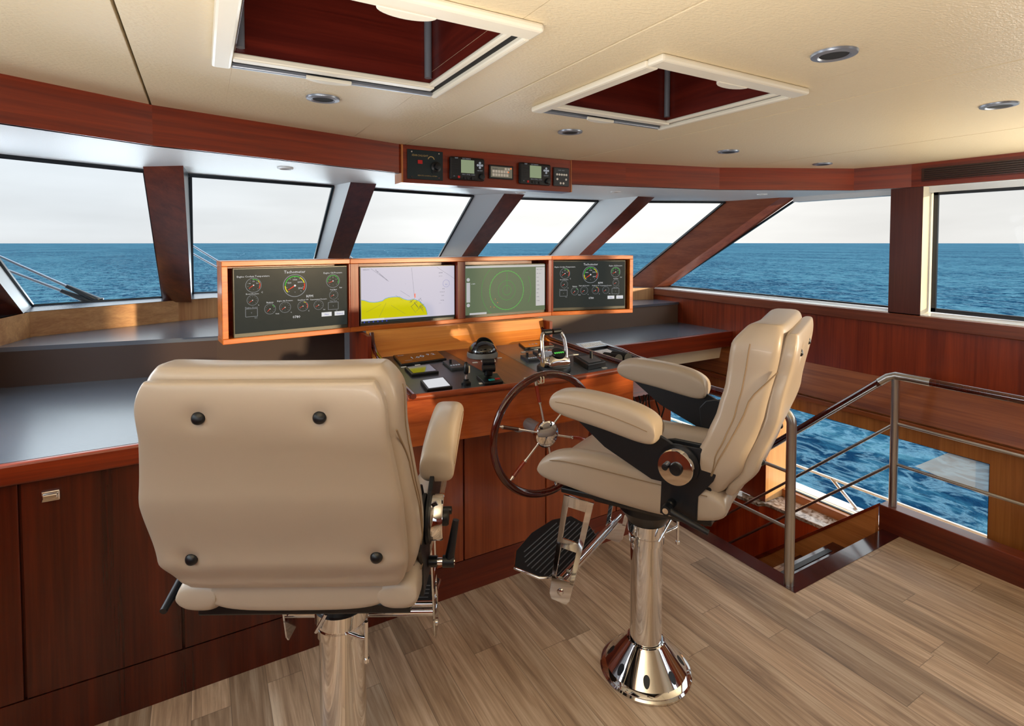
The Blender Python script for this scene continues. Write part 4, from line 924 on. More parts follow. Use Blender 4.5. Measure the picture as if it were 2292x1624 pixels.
# tray beside the console with rails, pad, binoculars, laptop
t = thing('chart_tray', 'small chart tray with mahogany rails right of the console', 'tray', (2.15, 2.56, .9))
child(G().hexa([(1.975, 2.12, .93), (2.33, 2.36, .93), (2.36, 2.86, .93), (1.90, 2.86, .93)], [(1.975, 2.12, .95), (2.33, 2.36, .95), (2.36, 2.86, .95), (1.90, 2.86, .95)]), 'tray_floor', M['laminate'], t)
child(G().tube([(2.24, 2.34, .962), (2.33, 2.62, .962), (2.355, 2.86, .962)], .011, 10), 'side_rail', M['varnish'], t, smooth=50)
child(G().hexa([(1.985, 2.26, .78), (2.39, 2.26, .78), (2.39, 2.86, .78), (1.985, 2.86, .78)], [(1.985, 2.30, .928), (2.28, 2.34, .928), (2.33, 2.86, .928), (1.94, 2.86, .928)]), 'tray_body', M['mahX'], t)
tag(G().hexa([(2.04, 2.42, .951), (2.22, 2.44, .951), (2.29, 2.72, .951), (2.10, 2.70, .951)], [(2.04, 2.42, .956), (2.22, 2.44, .956), (2.29, 2.72, .956), (2.10, 2.70, .956)]).build('notepad', M['paper']), 'white notepad lying in the chart tray', 'notepad')
t = thing('laptop', 'slim silver laptop keyboard half on the grey side counter', 'laptop', (2.27, 2.86, .951))
child(G().hexa([(2.125, 2.755, .952), (2.345, 2.775, .952), (2.405, 2.93, .952), (2.19, 2.93, .952)], [(2.125, 2.755, .966), (2.345, 2.775, .966), (2.405, 2.93, .966), (2.19, 2.93, .966)]), 'base', M['trimgrey'], t, bevel=.002)
g = G()
for r_ in range(4):
    for k in range(11):
        x = 2.165 + .0165 * k + r_ * .012; y = 2.80 + .026 * r_; g.box(x, x + .012, y, y + .018, .966, .968)
child(g, 'keys', M['white'], t)
child(G().hexa([(2.12, 2.752, .953), (2.35, 2.772, .953), (2.35, 2.775, .953), (2.12, 2.755, .953)], [(2.12, 2.752, .965), (2.35, 2.772, .965), (2.35, 2.775, .965), (2.12, 2.755, .965)]), 'front_edge', M['black'], t)
t = thing('binoculars', 'black binoculars lying at the aft end of the chart tray', 'binoculars', (2.13, 2.40, .952))
for s_ in (-1, 1):
    G().tube([(-.03 + s_ * .036, -.05, .030), (-.03 + s_ * .034, .03, .030), (-.03 + s_ * .030, .08, .030)], .029, 18, r1=.018).build('barrel', M['rubber'], t, smooth=50)
G().box(-.055, -.005, -.01, .03, .018, .040).build('bridge', M['black'], t, bevel=.004)

# ---------------------------------------------------------------- overhead radio panel
PX0, PX1, PY, PZ0, PZ1 = .841, 1.845, 2.515, 1.940, ZC
t = radio = thing('overhead_panel', 'mahogany overhead panel carrying the radios above the windscreen', 'panel', (1.343, PY, PZ0))
child(G().box(PX0, PX1, PY, PY + .10, PZ0, PZ1 - .001), 'board', M['mahX'], t, bevel=.002)
child(G().box(PX0 - .003, PX0 + .005, PY - .003, PY + .10, PZ0, PZ1 - .001).box(PX1 - .005, PX1 + .003, PY - .003, PY + .10, PZ0, PZ1 - .001), 'edge_strip', M['teakZ'], t)
U, V = Vector((1, 0, 0)), Vector((0, 0, 1))
def unit(name, label, cat, x0, x1, z0, z1, d, mat=None, bev=.004, group=None):
    t = thing(name, label, cat, ((x0 + x1) / 2, PY - .001, (z0 + z1) / 2), group=group)
    G().box(-(x1 - x0) / 2, (x1 - x0) / 2, -d, 0, -(z1 - z0) / 2, (z1 - z0) / 2).build('case', mat or M['black'], t, bevel=bev)
    return t, x1 - x0, z1 - z0
def ftext(t, name, items, d, mat):
    g = G()
    for tx, s_, x, z, al in items: text_into(g, tx, s_, (x, -d - .0006, z), U, V, al, 0)
    return g.build(name, mat, t)
t, w_, h_ = unit('searchlight_control', 'square black control plate with a large knob at the left end', 'control plate', .866, 1.051, 1.959, 2.102, .005, plain('plate_green_black', srgb(10, 30, 36), .35), .002)
ftext(t, 'lettering', [('SEARCHLIGHT', .013, -.070, .040, 'LEFT'), ('REMOTE CONTROL SYSTEM', .008, -.04, -.055, 'LEFT')], .005, M['gold'])
G().box(-.040, -.016, -.009, -.005, .004, .022).build('push_button', M['red'], t, bevel=.001)
k_ = G().lathe([(.026, 0), (.026, .006), (.017, .010), (.015, .028), (.002, .030)], (.055, -.005, -.006), (0, -1, 0), n=28).build('knob', M['black'], t, smooth=40)
G().arc((.03, -.0058, .027), U, V, .014, .018, 10, 170, 16).build('dial_mark', M['gold'], t)
G().lathe([(.012, 0), (.012, .004)], (.045, -.005, -.030), (0, -1, 0), n=16).build('socket', M['blackmat'], t)
for sx in (-1, 1):
    for sz_ in (-1, 1): G().lathe([(.0035, 0), (.0035, .002)], (sx * w_ * .38, -.005, sz_ * h_ * .42), (0, -1, 0), n=10).build('screw', M['chrome'], t)
def radio_set(label, x0, x1):
    t, w_, h_ = unit('vhf_radio', label, 'radio', x0, x1, 1.967, 2.084, .020, None, .010, 'marine radio sets in the overhead panel')
    G().box(-.038, .036, -.0215, -.020, -.022, .044).build('lcd', M['lcd'], t, bevel=.001)
    G().lathe([(.017, 0), (.017, .005), (.013, .014), (.002, .015)], (.078, -.020, -.036), (0, -1, 0), n=24).build('channel_knob', M['black'], t, smooth=40)
    for dx, dz in ((0, .012), (0, -.012), (.012, 0), (-.012, 0), (0, 0)): G().lathe([(.006, 0), (.006, .003)], (.068 + dx, -.020, .022 + dz), (0, -1, 0), n=12).build('cursor_key', M['ink_grey'], t)
    G().box(-.056, -.044, -.0235, -.020, -.050, -.038).build('distress_key', M['red'], t, bevel=.001)
    for x in (-.012, .004, .030): G().lathe([(.0075, 0), (.0075, .005)], (x - .004, -.020, -.047), (0, -1, 0), n=12).build('key', M['blackmat'], t)
    ftext(t, 'lettering', [('VHF', .010, -.072, .047, 'LEFT'), ('DSC RADIO', .009, -.030, .047, 'LEFT'), ('HI/LO  DUAL  SCAN', .008, -.032, -.032, 'LEFT'), ('CLR ENT', .008, .052, -.008, 'LEFT'), ('O', .010, -.080, -.044, 'LEFT')], .020, M['ink_grey'])
    g = G()
    for k in range(6): g.box(-.090, -.052, -.0208, -.020, .034 - .012 * k, .037 - .012 * k)
    g.build('speaker_grille', M['blackmat'], t)
radio_set('black radio with green display beside the square knob plate', 1.082, 1.279)
radio_set('black radio with green display beside the small white-button plate', 1.487, 1.692)
t, w_, h_ = unit('navtex_unit', 'grey keypad unit in a black frame between the two radios', 'keypad unit', 1.309, 1.454, 1.986, 2.058, .010, None, .002)
G().box(-.064, .064, -.0115, -.010, -.028, .028).build('face', plain('keypad_grey', srgb(150, 152, 140), .4), t)
g = G()
for r_ in range(2):
    for k in range(6): g.box(-.055 + .0165 * k, -.042 + .0165 * k, -.013, -.0115, -.022 + .018 * r_, -.008 + .018 * r_)
for k in range(2): g.box(.018 + .018 * k, .031 + .018 * k, -.013, -.0115, .012, .024)
g.build('key_block', M['white'], t); ftext(t, 'lettering', [('Speaker', .010, -.055, .014, 'LEFT')], .0115, M['ink_dark'])
g = G()
for x, z in ((.040, .002), (.056, .022)): g.box(x - .003, x + .003, -.0135, -.0115, z - .003, z + .003)
g.build('indicator_lamps', M['orange_led'], t)
t, w_, h_ = unit('alarm_panel', 'small black plate with rows of white buttons at the right end', 'button plate', 1.715, 1.823, 1.969, 2.074, .010, plain('plate_charcoal', srgb(44, 48, 54), .4), .006)
for x, z in [(-.032 + .016 * k, .012) for k in range(5)] + [(-.030, -.014), (.030, -.014), (-.008, -.036), (.012, -.036)]:
    G().lathe([(.0062, 0), (.0062, .003)], (x, -.010, z), (0, -1, 0), n=12).build('button', M['white'], t)
ftext(t, 'lettering', [('wash  wipe', .010, -.024, .034, 'LEFT')], .010, M['ink_grey'])

# ---------------------------------------------------------------- hatches
shaftw = wood('hatch_wood', srgb(58, 14, 12), srgb(108, 34, 22), 'X', rough=.3)
shaftw2 = wood('hatch_wood_side', srgb(58, 14, 12), srgb(108, 34, 22), 'Y', rough=.3)
for (hx0, hx1), lab in zip(HX, ('large square roof hatch with mahogany lined shaft, left of the two', 'square roof hatch with mahogany lined shaft, right of the two')):
    y0, y1 = HY; cx_, cy_ = (hx0 + hx1) / 2, (y0 + y1) / 2
    t = thing('roof_hatch', lab, 'hatch', (cx_, cy_, ZC), group=None); hw_, hl = (hx1 - hx0) / 2, (y1 - y0) / 2; zt = .42
    g = G(); g.mat(0).box(-hw_, hw_, hl - .001, hl + .012, .0, zt).box(-hw_, hw_, -hl - .012, -hl + .001, .0, zt); g.mat(1).box(hw_ - .001, hw_ + .012, -hl, hl, 0, zt).box(-hw_ - .012, -hw_ + .001, -hl, hl, 0, zt)
    g.build('shaft_lining', [shaftw, shaftw2], t)
    g = G()
    for sx in (-1, 1):
        for sy in (-1, 1): g.tube([(sx * (hw_ - .012), sy * (hl - .012), .01), (sx * (hw_ - .012), sy * (hl - .012), zt)], .011, 10)
    g.build('corner_trim', M['trimgrey'], t, smooth=40)
    G().box(-hw_ - .02, hw_ + .02, -hl - .02, hl + .02, zt, zt + .03).build('lid', M['smoke'], t)
    # frame: wide blind cassettes aft and to port, thin rails forward and to starboard
    ox0, ox1, oy0, oy1 = -hw_ - .050, hw_ + .052, -hl - .046, hl + .085
    G().box(ox0, ox1, oy0, -hl + .012, -.020, 0).build('blind_cassette', M['whiteframe'], t, bevel=.007)
    G().box(ox0, -hw_ - .004, -hl + .012, oy1, -.020, 0).build('side_rail', M['whiteframe'], t, bevel=.007)
    G().box(hw_ + .034, ox1, -hl + .012, oy1, -.020, 0).build('side_rail', M['whiteframe'], t, bevel=.006)
    G().box(-hw_ - .004, hw_ + .034, oy1 - .016, oy1, -.016, 0).build('front_rail', M['trimgrey'], t, bevel=.003)
    G().box(-hw_ - .004, hw_ + .034, hl + .030, oy1 - .016, -.006, 0).box(hw_ + .012, hw_ + .034, -hl + .012, hl + .03, -.006, 0).build('track', M['rubber'], t)
    G().box(-hw_ - .004, hw_ + .012, hl - .004, hl + .030, -.016, 0).box(hw_ - .006, hw_ + .012, -hl + .012, hl, -.012, 0).build('inner_trim', M['whiteframe'], t, bevel=.004)
    for yy, sgn, xx in ((oy1 - .030, 1, -.02), (-hl + .002, 1, .02)):
        g = G(); pts = [(xx + .062 * math.cos(R(a)), yy + sgn * .034 * math.sin(R(a)), -.022) for a in range(0, 181, 12)]
        g.poly(pts, (0, 0, .010)); g.build('pull_tab', M['whiteframe'], t, bevel=.002)

# ---------------------------------------------------------------- downlights
def downlight(x, y, z, r, lab, on_soffit=False):
    t = thing('downlight', lab, 'ceiling light', (x, y, z), group='small soffit lights' if on_soffit else 'recessed ceiling lights')
    G().lathe([(r * .62, .002), (r * .62, -.004), (r * .70, -.0075), (r * .97, -.005), (r, -.001), (r, .003)], (0, 0, 0), n=40).build('trim_ring', M['trimgrey'] if not on_soffit else M['silver'], t, smooth=40)
    G().lathe([(r * .60, -.0045), (r * .35, -.001), (r * .1, .001), (.001, .001)], (0, 0, 0), n=32).build('lamp_well', M['rubber'], t)
for (x, y), lab in zip([(.353, 1.847), (1.378, .777), (1.367, 1.874), (2.377, .778), (2.367, 1.864), (3.228, 1.875)],
    ['recessed light in front of the large left hatch', 'nearest recessed light, right of the smaller hatch', 'recessed light above the radio panel near the hatch front', 'recessed light near the right edge of the ceiling', 'recessed light above the starboard window pillar row', 'recessed light close to the starboard forward fascia corner']):
    downlight(x, y, ZC - .001, .053, lab)
for (x, y), lab in zip([(.331, 2.60), (1.05, 2.93), (1.831, 3.06), (2.356, 2.72), (3.353, 2.36)], ['small soffit light above the pane left of the radios', 'small soffit light under the left end of the radio panel', 'small soffit light under the right half of the radio panel', 'small soffit light right of the radio panel', 'small soffit light above the broad corner pillar']):
    downlight(x, y, ZF - .001, .034, lab, True)
# grille in the starboard fascia
t = thing('air_grille', 'dark slatted air grille in the starboard fascia', 'air vent', (XW - .014, .75, 2.05))
G().box(-.006, 0, -.815, .815, -.038, .040).build('frame', M['plum'], t, bevel=.002)
g = G()
for k in range(6): g.box(-.009, -.005, -.80, .80, -.030 + .0115 * k, -.025 + .0115 * k)
g.build('slats', M['deckdark'], t)
# ---------------------------------------------------------------- helm chairs
def interp(tab, z):
    if z <= tab[0][0]: return tab[0][1]
    for (a, p), (b, q) in zip(tab[:-1], tab[1:]):
        if z <= b:
            f = (z - a) / (b - a); f = f * f * (3 - 2 * f) * .5 + f * .5
            return p + (q - p) * f
    return tab[-1][1]
def make_chair(label, lever_up, dz, foot_dz, cr=0.0):
    t = thing('helm_chair', label, 'chair', group=None)
    L = M['leather']
    # chrome pedestal
    prof = [(.170, 0), (.172, .008), (.166, .014), (.168, .020), (.160, .026), (.152, .030), (.076, .118), (.070, .126), (.066, .128)]
    b = G().lathe(prof, (0, 0, 0), n=64).build('pedestal_base', M['chrome'], t, smooth=22)
    for k in range(8):
        a = R(22 + 45 * k); c = Vector((.128 * math.cos(a), .128 * math.sin(a), .0578)); nrm = Vector((math.cos(a) * .757, math.sin(a) * .757, .654)).normalized()
        tn = Vector((-math.sin(a), math.cos(a), 0)); up = nrm.cross(tn)
        g = G(); pts = [c + nrm * .0006 + tn * .012 * math.cos(q) + up * (.016 * math.sin(q) if math.sin(q) * up.z > 0 else .026 * math.sin(q)) for q in [2 * math.pi * j / 20 for j in range(20)]]
        g.poly(pts, nrm * -.004); g.build('bolt_recess', M['blackmat'], b)
    G().lathe([(.0600 + cr, .13), (.0600 + cr, .560 + dz)], (0, 0, 0), n=48).build('pedestal_column', M['chrome'], t, smooth=50)
    G().lathe([(.062 + cr, .520 + dz), (.066 + cr, .522 + dz), (.066 + cr, .548 + dz), (.062 + cr, .550 + dz), (.062 + cr, .556 + dz), (.070 + cr, .560 + dz), (.072 + cr, .600 + dz), (.055, .605 + dz)], (0, 0, 0), n=48).build('clamp_collar', M['chrome'], t, smooth=40)
    h = G().tube([(.03, -.060, .552 + dz), (.075, -.085, .556 + dz), (.098, -.090, .556 + dz)], .006, 10); h.tube([(.094, -.092, .605 + dz), (.094, -.092, .500 + dz)], .0052, 10); h.tube([(.094, -.092, .500 + dz), (.094, -.092, .490 + dz)], .008, 10)
    h.build('clamp_handle', M['chrome'], t, smooth=50)
    G().tube([(-.055, -.068, .560 + dz), (-.015, -.100, .635 + dz)], .0052, 10).build('tilt_pin', M['chrome'], t, smooth=50)
    # black swivel and seat pan
    g = G(); g.lathe([(.070, .600 + dz), (.085, .625 + dz), (.105, .650 + dz), (.105, .690 + dz)], (0, 0, 0), n=36)
    g.hexa([(-.12, -.16, .690 + dz), (.12, -.16, .690 + dz), (.12, .16, .675 + dz), (-.12, .16, .675 + dz)], [(-.16, -.24, .745 + dz), (.16, -.24, .745 + dz), (.16, .20, .735 + dz), (-.16, .20, .735 + dz)])
    g.build('swivel_mount', M['black'], t, smooth=35)
    G().hexa([(-.255, -.30, .772 + dz), (.255, -.30, .772 + dz), (.255, .235, .742 + dz), (-.255, .235, .742 + dz)], [(-.255, -.30, .800 + dz), (.255, -.30, .800 + dz), (.255, .235, .762 + dz), (-.255, .235, .762 + dz)]).build('seat_pan', M['black'], t, bevel=.005)
    # seat: middle cushion, rear roll, two side bolsters
    zc = lambda y: .832 + (-.02 if y > .2 else 0) - .25 * max(0, y - .18) - .02 * (y < -.1) * 0
    t_in = .195
    def seat_mid(s, q, h_):
        y = .075 + .245 * q; z = .818 + dz - .30 * max(0, y - .20) ** 1.2 * 2
        return (t_in * s, y, z + h_ * .058 + .012 * (1 - s * s) * 0)
    G().pillow(seat_mid, 26, 30, 5).build('seat_cushion', L, t, smooth=80)
    G().pillow(lambda s, q, h_: (.205 * s, -.255 + .090 * q, .850 + dz + h_ * .056), 26, 18, 3.5).build('rear_seat_roll', L, t, smooth=80)
    for sx in (-1, 1):
        def bol(s, q, h_):
            y = -.012 + .335 * q; z = .838 + dz - .9 * max(0, y - .17) ** 2 + .030 * max(0, -y - .10)
            hh = .071 + .006 * (1 - q * q)
            return (sx * (.232 + .046 * s), y, z + h_ * hh)
        o = G().pillow(bol, 18, 36, 3.0).build('seat_bolster', L, t, smooth=80)
        g = G(); g.tube([(sx * .2795, -.012 + .28 * q, .872 + dz + .004 * (1 - q * q) - .9 * max(0, -.012 + .28 * q - .17) ** 2 + .03 * max(0, .012 - .28 * q - .10)) for q in [k / 16 * 2 - 1 for k in range(17)]], .0016, 5)
        g.build('seam', M['thread'], o)
    # backrest: front cushion
    YF = [(.885, -.262), (1.011, -.267), (1.066, -.293), (1.15, -.322), (1.229, -.342), (1.30, -.348), (1.354, -.352), (1.41, -.385), (1.44, -.43)]
    YR = [(.885, -.345), (.909, -.358), (.98, -.405), (1.155, -.465), (1.371, -.505), (1.44, -.515)]
    z0, z1 = .885, 1.418
    def wid(z, W_, r, zt):
        w_ = W_
        if z > zt - r: w_ = W_ - r + math.sqrt(max(0, r * r - (z - zt + r) ** 2))
        if z < z0 + .05: w_ -= .012 * ((z0 + .05 - z) / .05) ** 2
        return w_
    def back(s, q, h_):
        z = (z0 + z1) / 2 + (z1 - z0) / 2 * q
        yf, yr = interp(YF, z), interp(YR, z); w_ = wid(z, .262 + .024 * min(1, max(0, 1.27 - z) / .2) - .02 * max(0, .97 - z) / .085, .12, z1 + .035)
        mid, hf = (yf + yr) / 2, (yf - yr) / 2
        bow = .030 * (abs(s) ** 2.5) if h_ > 0 else 0
        return (s * w_, mid + hf * h_ + bow * .8, z + dz)
    o = G().pillow(back, 36, 44, 5.5).build('backrest_cushion', L, t, smooth=80)
    for sx in (-1, 1):
        g = G(); pr = []
        for k in range(23):
            z = .93 + .43 * k / 22; yf, yr = interp(YF, z), interp(YR, z); w_ = wid(z, .262 + .024 * min(1, max(0, 1.27 - z) / .2) - .02 * max(0, .97 - z) / .085, .12, z1 + .035)
            pr.append((sx * (w_ + .0003), yf * .60 + yr * .40 + .010, z + dz))
        g.tube(pr, .0018, 5); g.build('seam', M['thread'], o)
        g = G(); pr = []
        for z, f in ((.905, .30), (.95, .34), (1.0, .40), (1.05, .44), (1.10, .47), (1.15, .50), (1.19, .53), (1.215, .60), (1.235, .70), (1.26, .82), (1.285, .93)):
            yf, yr = interp(YF, z), interp(YR, z); w_ = wid(z, .262 + .024 * min(1, max(0, 1.27 - z) / .2) - .02 * max(0, .97 - z) / .085, .12, z1 + .035); hh = abs(1 - 2 * f)
            pr.append((sx * (w_ * (1 - hh ** 5.5 * .02) + .0006), yf + (yr - yf) * f, z + dz))
        g.tube(pr, .0022, 5); g.build('seam', M['thread'], o)
    # headrest fold on top
    def headr(s, q, h_):
        z = 1.362 + .038 * q; return (s * (.232 - .035 * max(0, q) ** 2), -.424 + .060 * h_ - .02 * q - .01 * s * s, z + dz - .008 * s ** 4)
    G().pillow(headr, 26, 14, 3.5).build('headrest', L, t, smooth=80)
    # rear shell with buttons
    BT = [(-.118, 1.325), (.118, 1.325), (-.190, .990), (.205, .990)]
    def shell(s, q, h_):
        zt = 1.396; z = (z0 - .004 + zt) / 2 + (zt - z0 + .004) / 2 * q
        yr = interp(YR, z); w_ = wid(z, .246 + .022 * max(0, min(1, (1.28 - z) / .15)) - .016 * max(0, .97 - z) / .085, .125, zt + .055); x = s * w_
        y = yr - .004 + .026 * h_
        if h_ < 0:
            for bx, bz in BT: y += .010 * math.exp(-((x - bx) ** 2 + (z - bz) ** 2) / .00045)
        return (x, y, z + dz)
    sh = G().pillow(shell, 64, 72, 6).build('back_shell', L, t, smooth=80)
    for bx, bz in BT:
        y = interp(YR, bz) - .004 - .026 + .008; sl = Vector((0, -.97, .24))
        G().lathe([(.0135, 0), (.013, .004), (.009, .0085), (.002, .010)], (bx, y, bz + dz), sl, n=24).build('shell_button', M['black'], sh, smooth=60)
    # arms, brackets, hubs and levers on both sides
    for sx in (-1, 1):
        def pad(s, q, h_):
            y = .042 + .190 * q; z = 1.092 + .020 * q + dz - .012 * q * q
            return (sx * (.300 + .046 * s), y, z + h_ * (.056 - .006 * q))
        o = G().pillow(pad, 20, 34, 3.6).build('armrest_pad', L, t, smooth=80)
        g = G(); g.tube([(sx * .3465, .042 + .165 * q, 1.098 + .020 * q + dz - .012 * q * q) for q in [k / 12 * 2 - 1 for k in range(13)]], .0015, 5); g.build('seam', M['thread'], o)
        x0 = sx * .282; ex = (sx * .012, 0, 0)
        P_ = lambda pts: [(x0, y, z + dz) for y, z in pts]
        G().poly(P_([(.165, 1.050), (-.105, 1.060), (-.165, 1.035), (-.215, 1.010), (-.255, .965), (-.235, .905), (-.180, .895), (-.120, .895), (.045, .965)]), ex).build('arm_bracket', M['blackmat'], t, bevel=.002)
        x0 = sx * .272
        G().poly(P_([(-.150, .93), (-.145, .785), (-.262, .790), (-.265, .87), (-.31, .93), (-.345, 1.025), (-.20, 1.022), (-.16, .98)]), (sx * .010, 0, 0)).build('side_plate', M['blackmat'], t, bevel=.002)
        xi = sx * .254; ip = [(-.135, .885), (-.125, .99), (-.150, 1.022), (-.185, 1.032), (-.30, 1.032), (-.30, .885)]
        b2 = G().poly([(xi, y, z + dz) for y, z in ip], (sx * .010, 0, 0)).build('inner_plate', M['blackmat'], t, bevel=.004)
        G().lathe([(.013, 0), (.012, .006), (.006, .011), (.001, .012)], (xi, -.205, .965 + dz), (-sx, 0, 0), n=20).build('bolt', M['chrome'], b2, smooth=50)
        hc = (sx * .294, -.205, .962 + dz)
        G().lathe([(.064, -.008), (.064, 0)], hc, (sx, 0, 0), n=40).build('hub_plate', M['blackmat'], t, smooth=40)
        hb = G().lathe([(.055, 0), (.056, .004), (.056, .028), (.053, .033), (.002, .034)], hc, (sx, 0, 0), n=48).build('hub_cover', M['chrome'], t, smooth=35)
        G().lathe([(.020, 0), (.020, .008), (.017, .012), (.002, .013)], (hc[0] + sx * .033, hc[1] - .005, hc[2]), (sx, 0, 0), n=24).build('hub_knob', M['black'], hb, smooth=40)
        G().lathe([(.010, 0), (.010, .016), (.002, .018)], (hc[0] + sx * .033, hc[1] + .026, hc[2] + .003), (sx, 0, 0), n=18).build('hub_knob', M['black'], hb, smooth=40)
        pv = Vector((sx * .284, -.185, .832 + dz))
        lv = G().lathe([(.014, 0), (.014, .022)], pv, (sx, 0, 0), n=20).build('recline_lever', M['black'], t, smooth=40)
        G().lathe([(.009, .022), (.009, .036)], pv, (sx, 0, 0), n=16).build('lever_spacer', M['chrome'], lv, smooth=40)
        hp = pv + Vector((sx * .036, 0, 0)); tip = hp + (Vector((sx * .034, .010, .105)) if (lever_up and sx > 0) else Vector((sx * .010, -.125, -.040)))
        G().lathe([(.015, 0), (.015, .030)], hp, (sx, 0, 0), n=20).build('lever_boss', M['blackmat'], lv, smooth=40)
        G().tube([hp + Vector((sx * .016, 0, 0)), tip], .013, 14, r1=.0085).build('lever_handle', M['blackmat'], lv, smooth=50)
        G().lathe([(.009, 0), (.009, .002)], hp + Vector((sx * .030, 0, 0)), (sx, 0, 0), n=16).build('lever_cap', M['chrome'], lv)
    # footrest
    fo = foot_dz + dz
    for sx in (-1, 1):
        def FP(a, b): return Vector((sx * .245, a, b))
        zt, zbm = .735 + dz, .325 + fo
        def at_(f, e_):   # f 0 top..1 bottom, e -1 rear .. 1 front
            y0 = .165 + f * .080; hw2 = .060 - .018 * f; return FP(y0 + e_ * hw2, zt + (zbm - zt) * f)
        ext = (sx * .006, 0, 0); g = G()
        def bar(pts): g.poly(pts, ext)
        for e0, e1 in ((-1, -.62), (.62, 1)): bar([at_(0, e0), at_(0, e1), at_(.80, e1), at_(.80, e0)])
        bar([at_(0, -.62), at_(0, .62), at_(.10, .62), at_(.10, -.62)]); bar([at_(.40, -.62), at_(.40, .62), at_(.49, .62), at_(.49, -.62)])
        bar([at_(.78, -1), at_(.78, 1), at_(.95, 1), at_(1.0, .75), at_(1.0, -.75), at_(.95, -1)])
        o = g.build('footrest_link', M['chrome'], t, bevel=.001)
        G().lathe([(.012, 0), (.012, .004), (.006, .007)], at_(.90, 0) + Vector((sx * .006, 0, 0)), (sx, 0, 0), n=20).build('bolt', M['chrome'], o, smooth=40)
    yb = .238
    G().tube([(-.245, yb, .405 + fo), (.245, yb, .405 + fo)], .017, 16).build('crossbar', M['chrome'], t, smooth=50)
    G().tube([(-.245, yb - .03, .450 + fo), (.245, yb - .03, .450 + fo)], .009, 12).build('crossbar', M['chrome'], t, smooth=50)
    pz = .352 + fo; pl = [(-.17, .285), (.17, .285), (.222, .345), (.236, .450), (.15, .500), (0, .518), (-.15, .500), (-.236, .450), (-.222, .345)]
    fp = G().poly([(x, y, pz + (y - .26) * .10) for x, y in pl], (0, 0, .012)).build('footplate', M['rubber'], t, bevel=.002)
    G().tube([(x, y, pz + .004 + (y - .26) * .10) for x, y in pl], .0065, 8, True).build('footplate_edge', M['chrome'], fp, smooth=60)
    g = G()
    for k in range(11):
        y = .275 + .0195 * k; w_ = .205 if y < .42 else .205 - (y - .42) * 1.35; zz = pz + .013 + (y - .26) * .10
        g.tube([(-w_, y, zz), (w_, y, zz)], .0022, 5)
    g.build('tread_ribs', M['ink_dark'] if False else plain('tread_rib', srgb(92, 92, 94), .5), fp)
    zz = pz + .0165 + (.36 - .26) * .10
    G().poly([(-.015, .345, zz), (.0, .350, zz + .001), (.020, .352, zz), (.012, .368, zz + .002), (.024, .385, zz + .003), (.004, .380, zz + .003), (-.018, .378, zz + .003), (-.006, .362, zz + .001)], (0, 0, .001)).build('logo_plate', M['steel'], fp)
    return t
c1 = make_chair('beige leather helm chair seen side on, on a chrome pedestal by the steering wheel', False, -0.012, 0.0)
c1.location = (1.461, 1.498, 0.002); c1.rotation_euler = (0, 0, R(26)); c1['group'] = 'helm chairs'
c2 = make_chair('beige leather helm chair seen from behind, its back showing four black buttons', True, -0.02, 0.0, 0.007)
c2.location = (0.345, 1.608, 0.002); c2.rotation_euler = (0, 0, R(-29)); c2['group'] = 'helm chairs'

# ---------------------------------------------------------------- stair rails
def arcpts(c, a, b, n=6):  # quarter bend from direction a to direction b around corner c
    c, a, b = Vector(c), Vector(a), Vector(b)
    return [c - a + (a * math.sin(R(90 * k / n))) + (b * (1 - math.cos(R(90 * k / n)))) for k in range(n + 1)]
PA = (2.432, 1.535)
t = thing('guard_rail', 'steel post and level guard rail along the port edge of the stair opening', 'railing', (*PA, 0))
g = G(); pts = [(0, 0, .002), (0, 0, .78)] + [Vector((0, .06 - .06 * math.cos(R(k * 15)), .78 + .06 * math.sin(R(k * 15)))) for k in range(1, 7)] + [(0, .10, .84)]
g.tube(pts, .0225, 18).build('post', M['steel'], t, smooth=50)
G().tube([(0, .10, .84), (0, .735, .84)], .021, 16).build('handrail', M['varnish'], t, smooth=50)
G().box(-.006, .006, .1, .735, .812, .822).build('rail_strip', M['steel'], t)
for z in (.547, .272): G().tube([(0, 0, z), (0, .735, z)], .0085, 10).build('cross_bar', M['steel'], t, smooth=50)
PB = (3.415, 1.540)
t = thing('stair_railing', 'railing with mahogany handrail from the kerb post down the stairs and aft', 'railing', (*PB, .14))
z_ = lambda z: z - .14
G().tube([(0, 0, .001), (0, 0, z_(.875))], .0205, 18).build('post', M['steel'], t, smooth=50)
G().tube([(-.02, .075, z_(.842)), (-.01, .035, z_(.878)), (0, 0, z_(.893)), (0, -.06, z_(.893)), (0, -.17, z_(.893))], .0225, 16).build('rail_elbow', M['steel'], t, smooth=50)
G().tube([(0, -.17, z_(.893)), (0, -4.5, z_(.893))], .0215, 16).build('handrail', M['varnish'], t, smooth=50)
G().tube([(-.02, .075, z_(.842)), (-.075, 1.28, z_(-.235))], .0215, 16).build('stair_handrail', M['varnish'], t, smooth=50)
G().tube([(-.045, .075, z_(.822)), (-.095, 1.28, z_(-.255))], .006, 8).build('rail_strip', M['steel'], t, smooth=50)
for z in (.620, .386):
    G().tube([(0, 0, z_(z)), (0, -4.5, z_(z))], .0085, 10).build('cross_bar', M['steel'], t, smooth=50)
for z, z2 in ((.616, -.593), (.386, -.74)):
    G().tube([(0, 0, z_(z)), (-.075, (z - z2) / .92, z_(z2))], .0085, 10).build('stair_bar', M['steel'], t, smooth=50)
